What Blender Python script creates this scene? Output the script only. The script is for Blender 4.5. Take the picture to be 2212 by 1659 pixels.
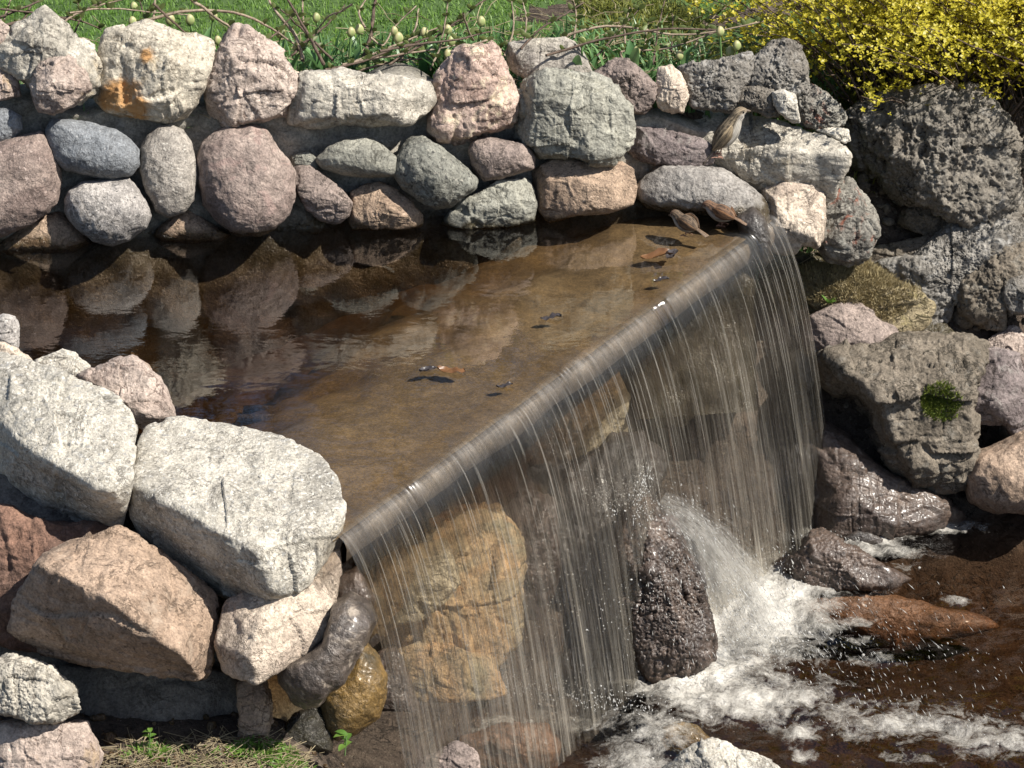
import bpy, bmesh, math, random
import numpy as np
from mathutils import Vector
sc = bpy.context.scene
for o in list(bpy.data.objects): bpy.data.objects.remove(o)
COL = sc.collection

# ---------------------------------------------------------------- camera, light, exposure
PITCH = math.radians(26.0); DIST = 8.0; LENS = 140.0
CW, CH = 2212.0, 1659.0                      # measuring grid of the picture
FPX = LENS / 36.0 * CW
CAM = np.array([0.0, -DIST * math.cos(PITCH), DIST * math.sin(PITCH)])
FWD = np.array([0.0, math.cos(PITCH), -math.sin(PITCH)])
RGT = np.array([1.0, 0.0, 0.0])
UPV = np.array([0.0, math.sin(PITCH), math.cos(PITCH)])
cd = bpy.data.cameras.new('camera'); cam = bpy.data.objects.new('camera', cd); COL.objects.link(cam)
cam.location = CAM; cam.rotation_euler = (math.pi / 2 - PITCH, 0, 0)
cd.lens = LENS; cd.sensor_width = 36.0; cd.clip_start = 0.1; cd.clip_end = 500.0
sc.camera = cam

SUN_DIR = Vector((0.64, -0.25, 0.80)).normalized()       # towards the sun: right, a little in front, fairly high
sd = bpy.data.lights.new('sun', 'SUN'); sd.energy = 5.0; sd.angle = math.radians(0.5); sd.color = (1.0, 0.95, 0.87)
so = bpy.data.objects.new('sun', sd); COL.objects.link(so)
so.rotation_euler = SUN_DIR.to_track_quat('Z', 'Y').to_euler(); so.location = (4, -3, 6)
world = bpy.data.worlds.new('World'); sc.world = world; world.use_nodes = True
wn = world.node_tree; bg = wn.nodes['Background']
sky = wn.nodes.new('ShaderNodeTexSky'); sky.sky_type = 'NISHITA'; sky.sun_disc = False
sky.sun_elevation = math.asin(SUN_DIR.z); sky.sun_rotation = math.atan2(SUN_DIR.x, SUN_DIR.y)
wn.links.new(sky.outputs[0], bg.inputs[0]); bg.inputs[1].default_value = 0.068
sc.view_settings.view_transform = 'Standard'; sc.view_settings.look = 'None'
sc.view_settings.exposure = 0.74; sc.view_settings.gamma = 1.0
sc.render.engine = 'CYCLES'
sc.cycles.max_bounces = 8; sc.cycles.transparent_max_bounces = 24
sc.cycles.diffuse_bounces = 3; sc.cycles.glossy_bounces = 4; sc.cycles.transmission_bounces = 5
sc.cycles.caustics_reflective = False; sc.cycles.caustics_refractive = False
sc.cycles.use_denoising = True; sc.cycles.sample_clamp_indirect = 6.0

# ---------------------------------------------------------------- measuring helpers
def ray(x, y): return FWD + RGT * (x - CW / 2) / FPX + UPV * (CH / 2 - y) / FPX
def on_plane(x, y, p, n):
    d = ray(x, y); return CAM + d * (np.dot(np.asarray(p) - CAM, n) / np.dot(d, n))
def zp(x, y, z): return on_plane(x, y, (0, 0, z), np.array([0, 0, 1.0]))
def depth(p): return float(np.dot(np.asarray(p) - CAM, FWD))
def plane3(a, b, c):
    a, b, c = map(np.asarray, (a, b, c)); n = np.cross(b - a, c - a); return a, n / np.linalg.norm(n)
WA, WB = zp(0, 540, 0), zp(1370, 455, 0)                      # waterline of the back wall
WT = (WB - WA) / np.linalg.norm(WB - WA); WNB = np.array([-WT[1], WT[0], 0])   # along, backwards
WEIR_R, WEIR_L = zp(1655, 470, 0), zp(722, 1150, 0)
ET = (WEIR_R - WEIR_L); ELEN = np.linalg.norm(ET); ET = ET / ELEN
EN = np.array([ET[1], -ET[0], 0])                             # outflow direction
LOW = -0.69
MA, MB = zp(0, 1600, -0.42), zp(600, 1600, -0.42)
MT = (MB - MA) / np.linalg.norm(MB - MA); MNB = np.array([-MT[1], MT[0], 0])
PLANES = {
    'wall': (WA, np.cross(WT, WNB * 0.30 + np.array([0, 0, 1.0]))),
    'bank': plane3(zp(1800, 1140, LOW), zp(2212, 1125, LOW), zp(1900, 250, 0.05)),
    'mas': (MA, np.cross(MT, MNB * 0.12 + np.array([0, 0, 1.0]))),
    'fall': (WEIR_L - EN * 0.27, np.cross(ET, EN * -0.20 + np.array([0, 0, 1.0]))),
    'out': (WEIR_L + EN * 0.10, np.cross(ET, EN * -0.12 + np.array([0, 0, 1.0]))),
}
CROPS = {'X': (0, 0, 1), 'A': (0, 0, .3418), 'B': (702, 0, .3418), 'C': (1404, 0, .3652), 'D': (0, 621, .3662),
         'E': (0, 1080, .3662), 'F': (702, 972, .414), 'G': (1350, 1026, .3896), 'H': (1566, 432, .3907)}
def px(crop, pts):
    ox, oy, k = CROPS[crop]; return [(ox + p[0] * k, oy + p[1] * k) + tuple(p[2:]) for p in pts]
def locate(x, y, plane):
    if isinstance(plane, (int, float)): return zp(x, y, plane)
    if isinstance(plane, tuple):                              # a named plane moved towards the camera
        p, n = PLANES[plane[0]]; return on_plane(x, y, np.asarray(p) - FWD * plane[1], n)
    return on_plane(x, y, *PLANES[plane])

# ---------------------------------------------------------------- noise
_r = np.random.RandomState(7)
PERM = np.concatenate([_r.permutation(256)] * 3)
GRAD = _r.normal(size=(256, 3)); GRAD /= np.linalg.norm(GRAD, axis=1)[:, None]
JIT = _r.rand(256, 3)
def _h(i, j, k): return PERM[(PERM[(PERM[i & 255] + j) & 255] + k) & 255]
def perlin(P):
    P = np.asarray(P, float); I = np.floor(P).astype(int); F = P - I
    U = F * F * F * (F * (F * 6 - 15) + 10); out = 0
    for dx in (0, 1):
        wx = U[:, 0] if dx else 1 - U[:, 0]
        for dy in (0, 1):
            wy = U[:, 1] if dy else 1 - U[:, 1]
            for dz in (0, 1):
                wz = U[:, 2] if dz else 1 - U[:, 2]
                g = GRAD[_h(I[:, 0] + dx, I[:, 1] + dy, I[:, 2] + dz)]
                out = out + wx * wy * wz * ((F - np.array([dx, dy, dz])) * g).sum(1)
    return out * 1.6
def fbm(P, o=4, lac=2.1, gain=.5):
    a, t = 1.0, 0
    for i in range(o): t = t + a * perlin(P * lac ** i + i * 17.3); a *= gain
    return t
def ridged(P, o=3):
    a, t = 1.0, 0
    for i in range(o): t = t + a * (1 - 2 * np.abs(perlin(P * 2.1 ** i + i * 11.7))); a *= .5
    return t
def worley(P):
    I = np.floor(P).astype(int); f1 = np.full(len(P), 9.0); f2 = f1.copy(); cid = np.zeros(len(P), int)
    for dx in (-1, 0, 1):
        for dy in (-1, 0, 1):
            for dz in (-1, 0, 1):
                c = I + np.array([dx, dy, dz]); h = _h(c[:, 0], c[:, 1], c[:, 2])
                d = np.linalg.norm(c + JIT[h] - P, axis=1)
                m = d < f1; f2 = np.where(m, f1, np.minimum(f2, d)); cid = np.where(m, h, cid); f1 = np.where(m, d, f1)
    return f1, f2, cid

# ---------------------------------------------------------------- objects
def tag(o, label=None, cat=None, group=None, kind=None):
    for k, v in (('label', label), ('category', cat), ('group', group), ('kind', kind)):
        if v: o[k] = v
    return o
def link(name, me, mat=None, parent=None):
    o = bpy.data.objects.new(name, me); COL.objects.link(o)
    if mat is not None:
        for m in (mat if isinstance(mat, (list, tuple)) else [mat]): me.materials.append(m)
    if parent is not None:
        o.parent = parent
    return o
def empty(name, loc, label, cat, group=None):
    o = bpy.data.objects.new(name, None); COL.objects.link(o); o.location = loc
    o.empty_display_size = .05
    return tag(o, label, cat, group)
def np_mesh(name, V, F, smooth=True, uv=None, attrs=None):
    V = np.asarray(V, np.float32); me = bpy.data.meshes.new(name)
    if isinstance(F, np.ndarray):
        n, k = F.shape
        me.vertices.add(len(V)); me.vertices.foreach_set('co', V.ravel())
        me.loops.add(n * k); me.loops.foreach_set('vertex_index', F.astype(np.int32).ravel())
        me.polygons.add(n); me.polygons.foreach_set('loop_start', np.arange(0, n * k, k, dtype=np.int32))
        me.polygons.foreach_set('loop_total', np.full(n, k, np.int32))
        me.update(calc_edges=True)
    else:
        me.from_pydata(V.tolist(), [], F); me.update()
    if uv is not None:
        l = me.uv_layers.new(name='UVMap'); idx = np.empty(len(me.loops), np.int32); me.loops.foreach_get('vertex_index', idx)
        l.data.foreach_set('uv', np.asarray(uv, np.float32)[idx].ravel())
    for k, a in (attrs or {}).items():
        a = np.asarray(a, np.float32)
        if a.ndim == 1:
            at = me.attributes.new(k, 'FLOAT', 'POINT'); at.data.foreach_set('value', a)
        else:
            at = me.attributes.new(k, 'FLOAT_COLOR', 'POINT')
            at.data.foreach_set('color', np.concatenate([a, np.ones((len(a), 1), np.float32)], 1).ravel())
    if smooth: me.polygons.foreach_set('use_smooth', np.ones(len(me.polygons), bool))
    return me
def grid_faces(nu, nv):
    i = np.arange(nu - 1)[:, None] * nv + np.arange(nv - 1)[None, :]; i = i.ravel()
    return np.stack([i, i + nv, i + nv + 1, i + 1], 1)
def vnormals(V, F):
    a, b, c = V[F[:, 0]], V[F[:, 1]], V[F[:, 2]]; n = np.cross(b - a, c - a); N = np.zeros_like(V)
    for k in range(F.shape[1]): 
        for d in range(3): N[:, d] += np.bincount(F[:, k], n[:, d], len(V))
    return N / (np.linalg.norm(N, axis=1)[:, None] + 1e-12)
_ico = {}
def ico(s):
    if s not in _ico:
        bm = bmesh.new(); bmesh.ops.create_icosphere(bm, subdivisions=s, radius=1.0)
        V = np.array([v.co[:] for v in bm.verts]); F = np.array([[v.index for v in f.verts] for f in bm.faces]); bm.free()
        _ico[s] = (V / np.linalg.norm(V, axis=1)[:, None], F)
    return _ico[s]

# ---------------------------------------------------------------- materials
MATS = {}
class NT:
    """small wrapper that adds nodes to one material"""
    def __init__(s, name):
        s.m = bpy.data.materials.new(name); s.m.use_nodes = True; s.t = s.m.node_tree; s.t.nodes.clear()
        s.out = s.n('OutputMaterial')
    def n(s, kind, **kw):
        nd = s.t.nodes.new('ShaderNode' + kind)
        for k, v in kw.items():
            if k in nd.inputs.keys() if isinstance(k, str) else False: nd.inputs[k].default_value = v
            else: setattr(nd, k, v)
        return nd
    def l(s, a, b): s.t.links.new(a, b); return b
    def noise(s, vec, scale, detail=5, rough=.6, dist=0, out='Fac'):
        nd = s.n('TexNoise'); nd.inputs['Scale'].default_value = scale; nd.inputs['Detail'].default_value = detail
        nd.inputs['Roughness'].default_value = rough; nd.inputs['Distortion'].default_value = dist
        s.l(vec, nd.inputs['Vector']); return nd.outputs[out]
    def vor(s, vec, scale, feature='F1', out='Distance'):
        nd = s.n('TexVoronoi'); nd.feature = feature; nd.inputs['Scale'].default_value = scale
        s.l(vec, nd.inputs['Vector']); return nd.outputs[out]
    def ramp(s, fac, stops, interp='LINEAR'):
        nd = s.n('ValToRGB'); nd.color_ramp.interpolation = interp; e = nd.color_ramp.elements
        while len(e) < len(stops): e.new(.5)
        for k, (p, c) in enumerate(stops):
            e[k].position = p; c = (c, c, c) if isinstance(c, (int, float)) else c; e[k].color = (*c, 1)
        s.l(fac, nd.inputs[0]); return nd.outputs[0]
    def mix(s, fac, a, b, mode='MIX'):
        nd = s.n('Mix'); nd.data_type = 'RGBA'; nd.blend_type = mode
        for i, v in ((0, fac), (6, a), (7, b)):
            sock = nd.inputs[i]
            if isinstance(v, (int, float)): sock.default_value = v if i == 0 else (v, v, v, 1)
            elif isinstance(v, tuple): sock.default_value = (*v, 1)
            else: s.l(v, sock)
        return nd.outputs[2]
    def math(s, op, a, b=0.0, clamp=False):
        nd = s.n('Math'); nd.operation = op; nd.use_clamp = clamp
        for sock, v in ((nd.inputs[0], a), (nd.inputs[1], b)):
            if isinstance(v, (int, float)): sock.default_value = v
            else: s.l(v, sock)
        return nd.outputs[0]
    def maprange(s, v, a, b, c=0.0, d=1.0):
        nd = s.n('MapRange'); nd.clamp = True
        for k, x in zip((1, 2, 3, 4), (a, b, c, d)): nd.inputs[k].default_value = x
        s.l(v, nd.inputs[0]); return nd.outputs[0]
    def fresnel(s, ior, normal=None):
        """thin water film: the same reflectance from both sides (rays pass straight through)"""
        g = s.n('NewGeometry'); mr = s.n('MapRange'); s.l(g.outputs['Backfacing'], mr.inputs[0]); mr.inputs[3].default_value = ior; mr.inputs[4].default_value = 1 / ior
        fr = s.n('Fresnel'); s.l(mr.outputs[0], fr.inputs['IOR'])
        if normal is not None: s.l(normal, fr.inputs['Normal'])
        return fr.outputs[0]
    def coords(s):
        tc = s.n('TexCoord'); oi = s.n('ObjectInfo'); ad = s.n('VectorMath'); ad.operation = 'ADD'
        sc_ = s.n('VectorMath'); sc_.operation = 'SCALE'; cb = s.n('CombineXYZ')
        for i in range(3): s.l(oi.outputs['Random'], cb.inputs[i])
        s.l(cb.outputs[0], sc_.inputs[0]); sc_.inputs['Scale'].default_value = 41.0
        s.l(tc.outputs['Object'], ad.inputs[0]); s.l(sc_.outputs[0], ad.inputs[1]); return ad.outputs[0]
    def pos_z(s):
        g = s.n('NewGeometry'); sp = s.n('SeparateXYZ'); s.l(g.outputs['Position'], sp.inputs[0]); return sp.outputs[2]
    def bump(s, h, strength=.5, dist=.01, prev=None):
        b = s.n('Bump'); b.inputs['Strength'].default_value = strength; b.inputs['Distance'].default_value = dist
        s.l(h, b.inputs['Height'])
        if prev is not None: s.l(prev, b.inputs['Normal'])
        return b.outputs[0]

def rock_mat(name, a, b, dark, speck=None, stain=None, rough=.9, wet=None, soaked=False, crack=.5, scale=1.0, bump=1.0, veins=None, lichen=None):
    """stone: two body tones, darker pits and cracks, mineral specks, stains; wet = level the water keeps damp"""
    if name in MATS: return MATS[name]
    t = NT(name); v = t.coords()
    n1 = t.noise(v, 9 * scale, 6, .62, .6); n2 = t.noise(v, 45 * scale, 5, .7); n3 = t.noise(v, 190 * scale, 3, .7)
    a = tuple(min(1, q * 1.10) for q in a); b = tuple(q * .80 for q in b)
    col = t.mix(t.maprange(n1, .36, .64), a, b)
    dirt = t.maprange(t.noise(v, 5 * scale, 6, .7, .5), .50, .72); col = t.mix(t.math('MULTIPLY', dirt, .45), col, tuple(.5 * q + .5 * d_ for q, d_ in zip(b, dark)))
    col = t.mix(.55, col, t.ramp(n2, [(.28, .35), (.5, 1.0), (.72, 1.55)]), 'MULTIPLY')
    col = t.mix(.55, col, t.ramp(n3, [(.32, .35), (.5, 1.0), (.68, 1.6)]), 'MULTIPLY')
    if veins: col = t.mix(t.maprange(t.noise(v, 14 * scale, 4, .6, 2.0), .56, .66), col, veins)
    if speck:
        for c, s_, lo in speck: col = t.mix(t.maprange(t.noise(v, s_, 2, .6), lo, lo + .07), col, c)
    if stain:
        for c, s_, lo in stain: col = t.mix(t.math('MULTIPLY', t.maprange(t.noise(v, s_, 5, .65, .4), lo, lo + .14), .85), col, c)
    sa = t.n('Attribute'); sa.attribute_name = 'stain'                # rust where the stone carries it
    sf = t.maprange(t.math('ADD', sa.outputs['Fac'], t.math('MULTIPLY', t.math('SUBTRACT', t.noise(v, 22, 6, .7, .6), .5), 1.4)), .35, .75)
    col = t.mix(t.math('MULTIPLY', t.math('MULTIPLY', sf, t.maprange(sa.outputs['Fac'], .02, .2)), .85), col, t.mix(n2, (.50, .20, .035), (.42, .26, .10)))
    if lichen: col = t.mix(t.math('MULTIPLY', t.maprange(t.noise(v, 30, 6, .75, .3), .55, .66), .6), col, lichen)
    nc = t.noise(v, 17 * scale, 6, .62, 1.2)                    # thin winding cracks filled with dirt
    ck = t.maprange(t.math('ABSOLUTE', t.math('SUBTRACT', nc, .5)), 0.0, .022, 1.0, 0.0)
    ck = t.math('MULTIPLY', ck, t.maprange(t.noise(v, 11 * scale, 3, .5), .47, .6))
    pit = t.maprange(t.noise(v, 75 * scale, 4, .6, .5), .62, .70)
    dk = t.math('MULTIPLY', t.math('MAXIMUM', ck, pit), crack, True)
    col = t.mix(dk, col, dark)
    rg = rough
    h = t.math('ADD', t.math('MULTIPLY', n1, .6), t.math('MULTIPLY', n2, .35)); h = t.math('ADD', h, t.math('MULTIPLY', n3, .16))
    h = t.math('SUBTRACT', h, t.math('MULTIPLY', dk, .25))
    bs = t.n('BsdfPrincipled'); bs.inputs['Roughness'].default_value = rough; bs.inputs['Specular IOR Level'].default_value = .35
    if wet is not None:                                          # damp band above the water
        lv = t.math('SUBTRACT', t.math('ADD', t.pos_z(), t.math('MULTIPLY', t.math('SUBTRACT', n1, .5), .09)), wet)
        w = t.maprange(lv, .0, .018, 1.0, 0.0)
        col = t.mix(w, col, t.mix(1.0, col, (.30, .26, .20), 'MULTIPLY'))
        alg = t.math('MULTIPLY', t.maprange(lv, .005, .035, 1, 0), t.maprange(n2, .5, .6)); col = t.mix(t.math('MULTIPLY', alg, .5), col, (.035, .03, .012))
        t.l(t.maprange(w, 0, 1, rough, .18), bs.inputs['Roughness'])
    if soaked:
        bs.inputs['Roughness'].default_value = .42; bs.inputs['Specular IOR Level'].default_value = .5
        bs.inputs['Coat Weight'].default_value = .18; bs.inputs['Coat Roughness'].default_value = .20
    t.l(col, bs.inputs['Base Color'])
    t.l(t.bump(h, .75 * bump, .022), bs.inputs['Normal'])
    t.l(bs.outputs[0], t.out.inputs[0]); MATS[name] = t.m; return t.m

W0 = .012
M = dict(
 white=rock_mat('pale limestone', (.47,.43,.36), (.37,.34,.285), (.13,.11,.09), stain=[((.50,.40,.26), 7, .60)], crack=.75),
 slabwhite=rock_mat('light grey limestone', (.50,.46,.385), (.38,.355,.305), (.14,.12,.10), speck=[((.30,.29,.27), 90, .60), ((.56,.53,.47), 130, .58)], crack=.6),
 orange=rock_mat('rust stained limestone', (.52,.47,.38), (.44,.39,.31), (.10,.07,.04), stain=[((.50,.37,.20), 8, .56)], crack=.6),
 pink=rock_mat('pink limestone', (.43,.355,.30), (.37,.29,.245), (.13,.08,.06), stain=[((.46,.33,.18), 9, .62)], crack=.7),
 cream=rock_mat('cream limestone', (.54,.455,.36), (.46,.37,.295), (.16,.12,.09), crack=.6),
 pinkveined=rock_mat('veined pink limestone', (.45,.345,.285), (.40,.285,.235), (.16,.09,.06), veins=(.60,.50,.36), crack=.65),
 bluegran=rock_mat('blue grey gneiss', (.15,.16,.17), (.24,.25,.26), (.05,.05,.05), speck=[((.36,.36,.36), 160, .64)], wet=W0, crack=.5, rough=.75),
 greygran=rock_mat('grey granite', (.36,.33,.30), (.27,.25,.235), (.06,.055,.05), speck=[((.07,.07,.07), 170, .62), ((.50,.47,.43), 120, .62)], wet=W0, crack=.6),
 tallgran=rock_mat('warm grey granite', (.33,.30,.26), (.27,.24,.21), (.07,.06,.05), speck=[((.12,.11,.10), 150, .63), ((.45,.42,.37), 140, .62)], wet=W0, crack=.45),
 pinkgran=rock_mat('pink granite', (.285,.225,.19), (.235,.175,.15), (.07,.05,.045), speck=[((.11,.09,.08), 170, .62), ((.40,.32,.28), 120, .63)], wet=W0, crack=.5),
 roundpink=rock_mat('smooth pink porphyry', (.30,.24,.205), (.25,.19,.165), (.08,.06,.05), veins=(.31,.225,.195), wet=.03, crack=.35),
 tangran=rock_mat('tan granite', (.38,.28,.20), (.30,.21,.15), (.08,.06,.04), speck=[((.14,.11,.08), 150, .62), ((.50,.38,.28), 110, .63)], wet=W0, crack=.5),
 greengrey=rock_mat('greenish grey stone', (.30,.29,.24), (.24,.235,.20), (.07,.065,.05), wet=W0, crack=.6, stain=[((.38,.36,.28), 7, .6)]),
 darkgreen=rock_mat('dark speckled gneiss', (.17,.17,.145), (.24,.235,.20), (.045,.045,.04), speck=[((.34,.32,.27), 130, .62), ((.06,.06,.055), 110, .60)], wet=W0, crack=.7),
 greybeige=rock_mat('grey beige stone', (.36,.33,.28), (.29,.26,.23), (.08,.07,.055), stain=[((.42,.38,.31), 6, .56)], crack=.5),
 brownpink=rock_mat('brownish pink stone', (.27,.215,.185), (.215,.17,.15), (.06,.05,.04), crack=.7),
 purple=rock_mat('purple grey stone', (.20,.165,.155), (.15,.12,.115), (.045,.035,.03), crack=.8, lichen=(.30,.28,.25)),
 tufa=rock_mat('pitted dark tufa', (.155,.135,.11), (.22,.20,.17), (.028,.024,.02), crack=1.0, lichen=(.33,.31,.28), rough=.95),
 tufagrey=rock_mat('grey pitted tufa', (.25,.235,.21), (.19,.17,.145), (.03,.026,.02), crack=1.0, lichen=(.42,.41,.39), rough=.95),
 tufabrown=rock_mat('brown grey rubble stone', (.185,.155,.12), (.15,.125,.095), (.03,.026,.018), crack=.9, lichen=(.25,.23,.195), rough=.95),
 brownlime=rock_mat('brown sandstone', (.36,.265,.195), (.29,.205,.145), (.09,.06,.04), stain=[((.42,.34,.265), 9, .56)], crack=.7),
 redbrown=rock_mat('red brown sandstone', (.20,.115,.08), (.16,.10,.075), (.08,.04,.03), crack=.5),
 mossy=rock_mat('moss grown stone', (.27,.22,.13), (.33,.27,.17), (.06,.05,.02), crack=.9, lichen=(.20,.17,.06), rough=1.0, bump=1.5),
 redvein=rock_mat('grey stone with red veins', (.25,.235,.20), (.20,.185,.16), (.05,.04,.035), veins=(.22,.085,.055), crack=.8, lichen=(.36,.35,.31)),
 wetbrown=rock_mat('wet brown stone', (.10,.07,.052), (.075,.053,.042), (.015,.012,.01), soaked=True, crack=.6, bump=.8),
 wetdark=rock_mat('wet dark stone', (.062,.050,.042), (.045,.038,.033), (.012,.010,.009), soaked=True, crack=.6, bump=.8),
 wettan=rock_mat('wet tan stone', (.50,.31,.155), (.37,.32,.21), (.06,.045,.03), stain=[((.40,.17,.06), 8, .58)], crack=.5),
 wetyellow=rock_mat('wet ochre stone', (.25,.155,.05), (.15,.10,.04), (.03,.022,.012), soaked=True, stain=[((.05,.045,.03), 7, .55)], crack=.4),
 striped=rock_mat('wet striped stone', (.13,.105,.085), (.065,.052,.045), (.02,.016,.014), veins=(.30,.25,.20), soaked=True, crack=.4, scale=.8),
 wetolive=rock_mat('wet olive stone', (.42,.35,.235), (.31,.255,.165), (.05,.04,.025), rough=.5, crack=.7, stain=[((.15,.10,.05), 6, .58)]),
 redgranite=rock_mat('submerged red granite', (.19,.10,.052), (.14,.075,.04), (.04,.025,.015), soaked=True, speck=[((.28,.15,.08), 120, .62)], crack=.4),
 mortar=rock_mat('sandy mortar', (.31,.285,.24), (.26,.24,.20), (.08,.07,.055), wet=W0, crack=.45, rough=.97, bump=.8, lichen=(.36,.34,.30)),
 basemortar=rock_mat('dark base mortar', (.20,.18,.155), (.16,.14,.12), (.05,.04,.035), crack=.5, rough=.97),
 concrete=rock_mat('algae brown concrete', (.105,.08,.055), (.075,.058,.042), (.05,.035,.02), crack=.35, rough=.5, bump=.5),
 wallconcrete=rock_mat('wet back concrete', (.33,.275,.185), (.25,.20,.13), (.05,.04,.025), crack=.6, rough=.45, stain=[((.12,.08,.04), 5, .56)]),
 silt=rock_mat('brown silt', (.165,.112,.052), (.125,.085,.04), (.08,.055,.03), crack=.35, rough=.9, bump=.4),
 soil=rock_mat('garden soil', (.105,.08,.06), (.075,.055,.042), (.025,.018,.013), speck=[((.20,.17,.13), 110, .66)], crack=.8, rough=1.0, bump=1.5),
)

# ---------------------------------------------------------------- rock builder
def rock(name, label, crop, pts, plane, mat, kind='ang', bulge=.55, thick=.8, seed=0, n=None, facets=None, hull=None, amp=1.0,
         sub=6, parent=None, cat=None, group=None, sharp=None, pits=None, grow=1.05, rust=()):
    """one stone. pts = its outline as measured; without hull: a super-ellipsoid with that outline cut by random facets;
    hull: 'w' the third number is the depth towards the viewer in metres, 'z' it is the height of that corner"""
    rs = np.random.RandomState(seed + 100)
    P = px(crop, pts)
    V, F = ico(sub)
    if hull == 'z':
        C3 = np.array([zp(*p) for p in P]); c0 = C3.mean(0)
        back = (C3 - c0) * .86 + c0 + np.array([0, .07, -.16]) * thick
        pts3 = np.concatenate([C3, back])
    else:
        A = np.array([p[:2] for p in P]); A = A.mean(0) + (A - A.mean(0)) * grow; x, y = A[:, 0], A[:, 1]
        a2 = x * np.roll(y, -1) - np.roll(x, -1) * y; ar = a2.sum() / 2
        if abs(ar) < 1: cx, cy = A.mean(0)
        else:
            cx = ((x + np.roll(x, -1)) * a2).sum() / (6 * ar); cy = ((y + np.roll(y, -1)) * a2).sum() / (6 * ar)
        if hull == 'w': cx, cy = A.mean(0)
        c0 = locate(cx, cy, plane); k = depth(c0) / FPX
        L = np.stack([(A[:, 0] - cx) * k, -(A[:, 1] - cy) * k], 1)
        B = np.stack([RGT, UPV, -FWD])
    if hull == 'w':
        w = np.array([p[2] if len(p) > 2 else 0.0 for p in P])
        S = np.sqrt(abs(((L[:, 0].max() - L[:, 0].min()) * (L[:, 1].max() - L[:, 1].min())))) / 2
        Q = np.concatenate([L, w[:, None]], 1)
        bk = np.concatenate([L * .8, (w.min() - S * thick) * np.ones((len(L), 1))], 1)
        pts3 = np.concatenate([Q, bk]) @ B + c0
    if hull:
        bm = bmesh.new()
        for p in pts3: bm.verts.new(p)
        bmesh.ops.convex_hull(bm, input=bm.verts)
        pl = [(np.array(f.normal[:]), np.array(f.verts[0].co[:])) for f in bm.faces]
        hv = np.array([v.co[:] for v in bm.verts if v.link_faces]); bm.free()
        c = hv.mean(0); N = np.array([q[0] for q in pl]); D = np.array([np.dot(q[0], q[1] - c) for q in pl])
        sgn = np.sign(D); N = N * sgn[:, None]; D = np.abs(D) + 1e-4
        q_ = []
        for i in range(len(N)):                                  # merge nearly coplanar triangles
            if not any(np.dot(N[i], N[j]) > .992 and abs(D[i] - D[j]) < .012 for j in q_): q_.append(i)
        N, D = N[q_], D[q_]
        R = np.zeros(len(V)); p_ = sharp or 70
        for i in range(0, len(V), 8000):
            T = np.maximum(0, V[i:i + 8000] @ N.T) / D
            m = T.max(1); R[i:i + 8000] = 1 / (m * ((T / m[:, None]) ** p_).sum(1) ** (1 / p_))
        # coplanar triangles over-count a little: normalise by the exact hull
        G = V * R[:, None]; size = float(np.mean(np.linalg.norm(hv - c, axis=1))) * .8; ctr = c
    else:
        ang = np.linspace(-math.pi, math.pi, 721); Rp = np.zeros(721)
        ca, sa = np.cos(ang), np.sin(ang)
        for i in range(len(L)):
            p, q = L[i], L[(i + 1) % len(L)]; e = q - p
            den = ca * e[1] - sa * e[0]; den = np.where(np.abs(den) < 1e-9, 1e-9, den)
            tt = (p[0] * e[1] - p[1] * e[0]) / den; uu = (p[0] * sa - p[1] * ca) / den
            ok = (tt > 0) & (uu >= -1e-6) & (uu <= 1 + 1e-6); Rp = np.where(ok & (tt > Rp), tt, Rp)
        ks = 13 if kind == 'cob' else 5
        ker = np.hanning(ks + 2)[1:-1]; ker /= ker.sum()
        Rp = np.convolve(np.concatenate([Rp[-ks - 1:-1], Rp, Rp[1:ks + 1]]), ker, 'same')[ks:-ks]
        size = float(Rp.mean()); nn = n or (2.3 if kind == 'cob' else 3.1)
        W = min(L[:, 0].ptp(), L[:, 1].ptp()) / 2 if hasattr(L[:, 0], 'ptp') else min(np.ptp(L[:, 0]), np.ptp(L[:, 1])) / 2
        Wd = np.where(V[:, 2] > 0, W * bulge * 1.3, W * thick * 1.3)
        Rf = np.interp(np.arctan2(V[:, 1], V[:, 0]), ang, Rp); rho = np.hypot(V[:, 0], V[:, 1])
        inv = (rho / Rf) ** nn + (np.abs(V[:, 2]) / Wd) ** nn
        fl = list(facets or [])
        if kind != 'cob':
            for _ in range(24):
                a = rs.rand() * 6.283; el = rs.uniform(.3, 1.35)
                fl.append((math.cos(a) * math.cos(el), math.sin(a) * math.cos(el), math.sin(el), 1 - (1 - rs.uniform(.60, .93)) * math.sin(el) ** 1.2))
        R = inv ** (-1 / nn)
        if fl:
            G0 = V * R[:, None]; mR = R.mean(); V = V; T = (1 / R)[:, None] ** 48
            for fx in fl:
                nv = np.array(fx[:3]); nv = nv / np.linalg.norm(nv); sup = (G0 @ nv).max() * fx[3]
                T = np.concatenate([T, (np.maximum(0, V @ nv) / sup)[:, None] ** 48], 1)
            R = T.sum(1) ** (-1 / 48)
        G = (V * R[:, None]) @ B; ctr = c0
    # relief
    off = rs.rand(3) * 50; s = size
    nr = vnormals(G, F)
    if np.mean((nr * G).sum(1)) < 0: nr = -nr; F = F[:, ::-1]
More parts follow.
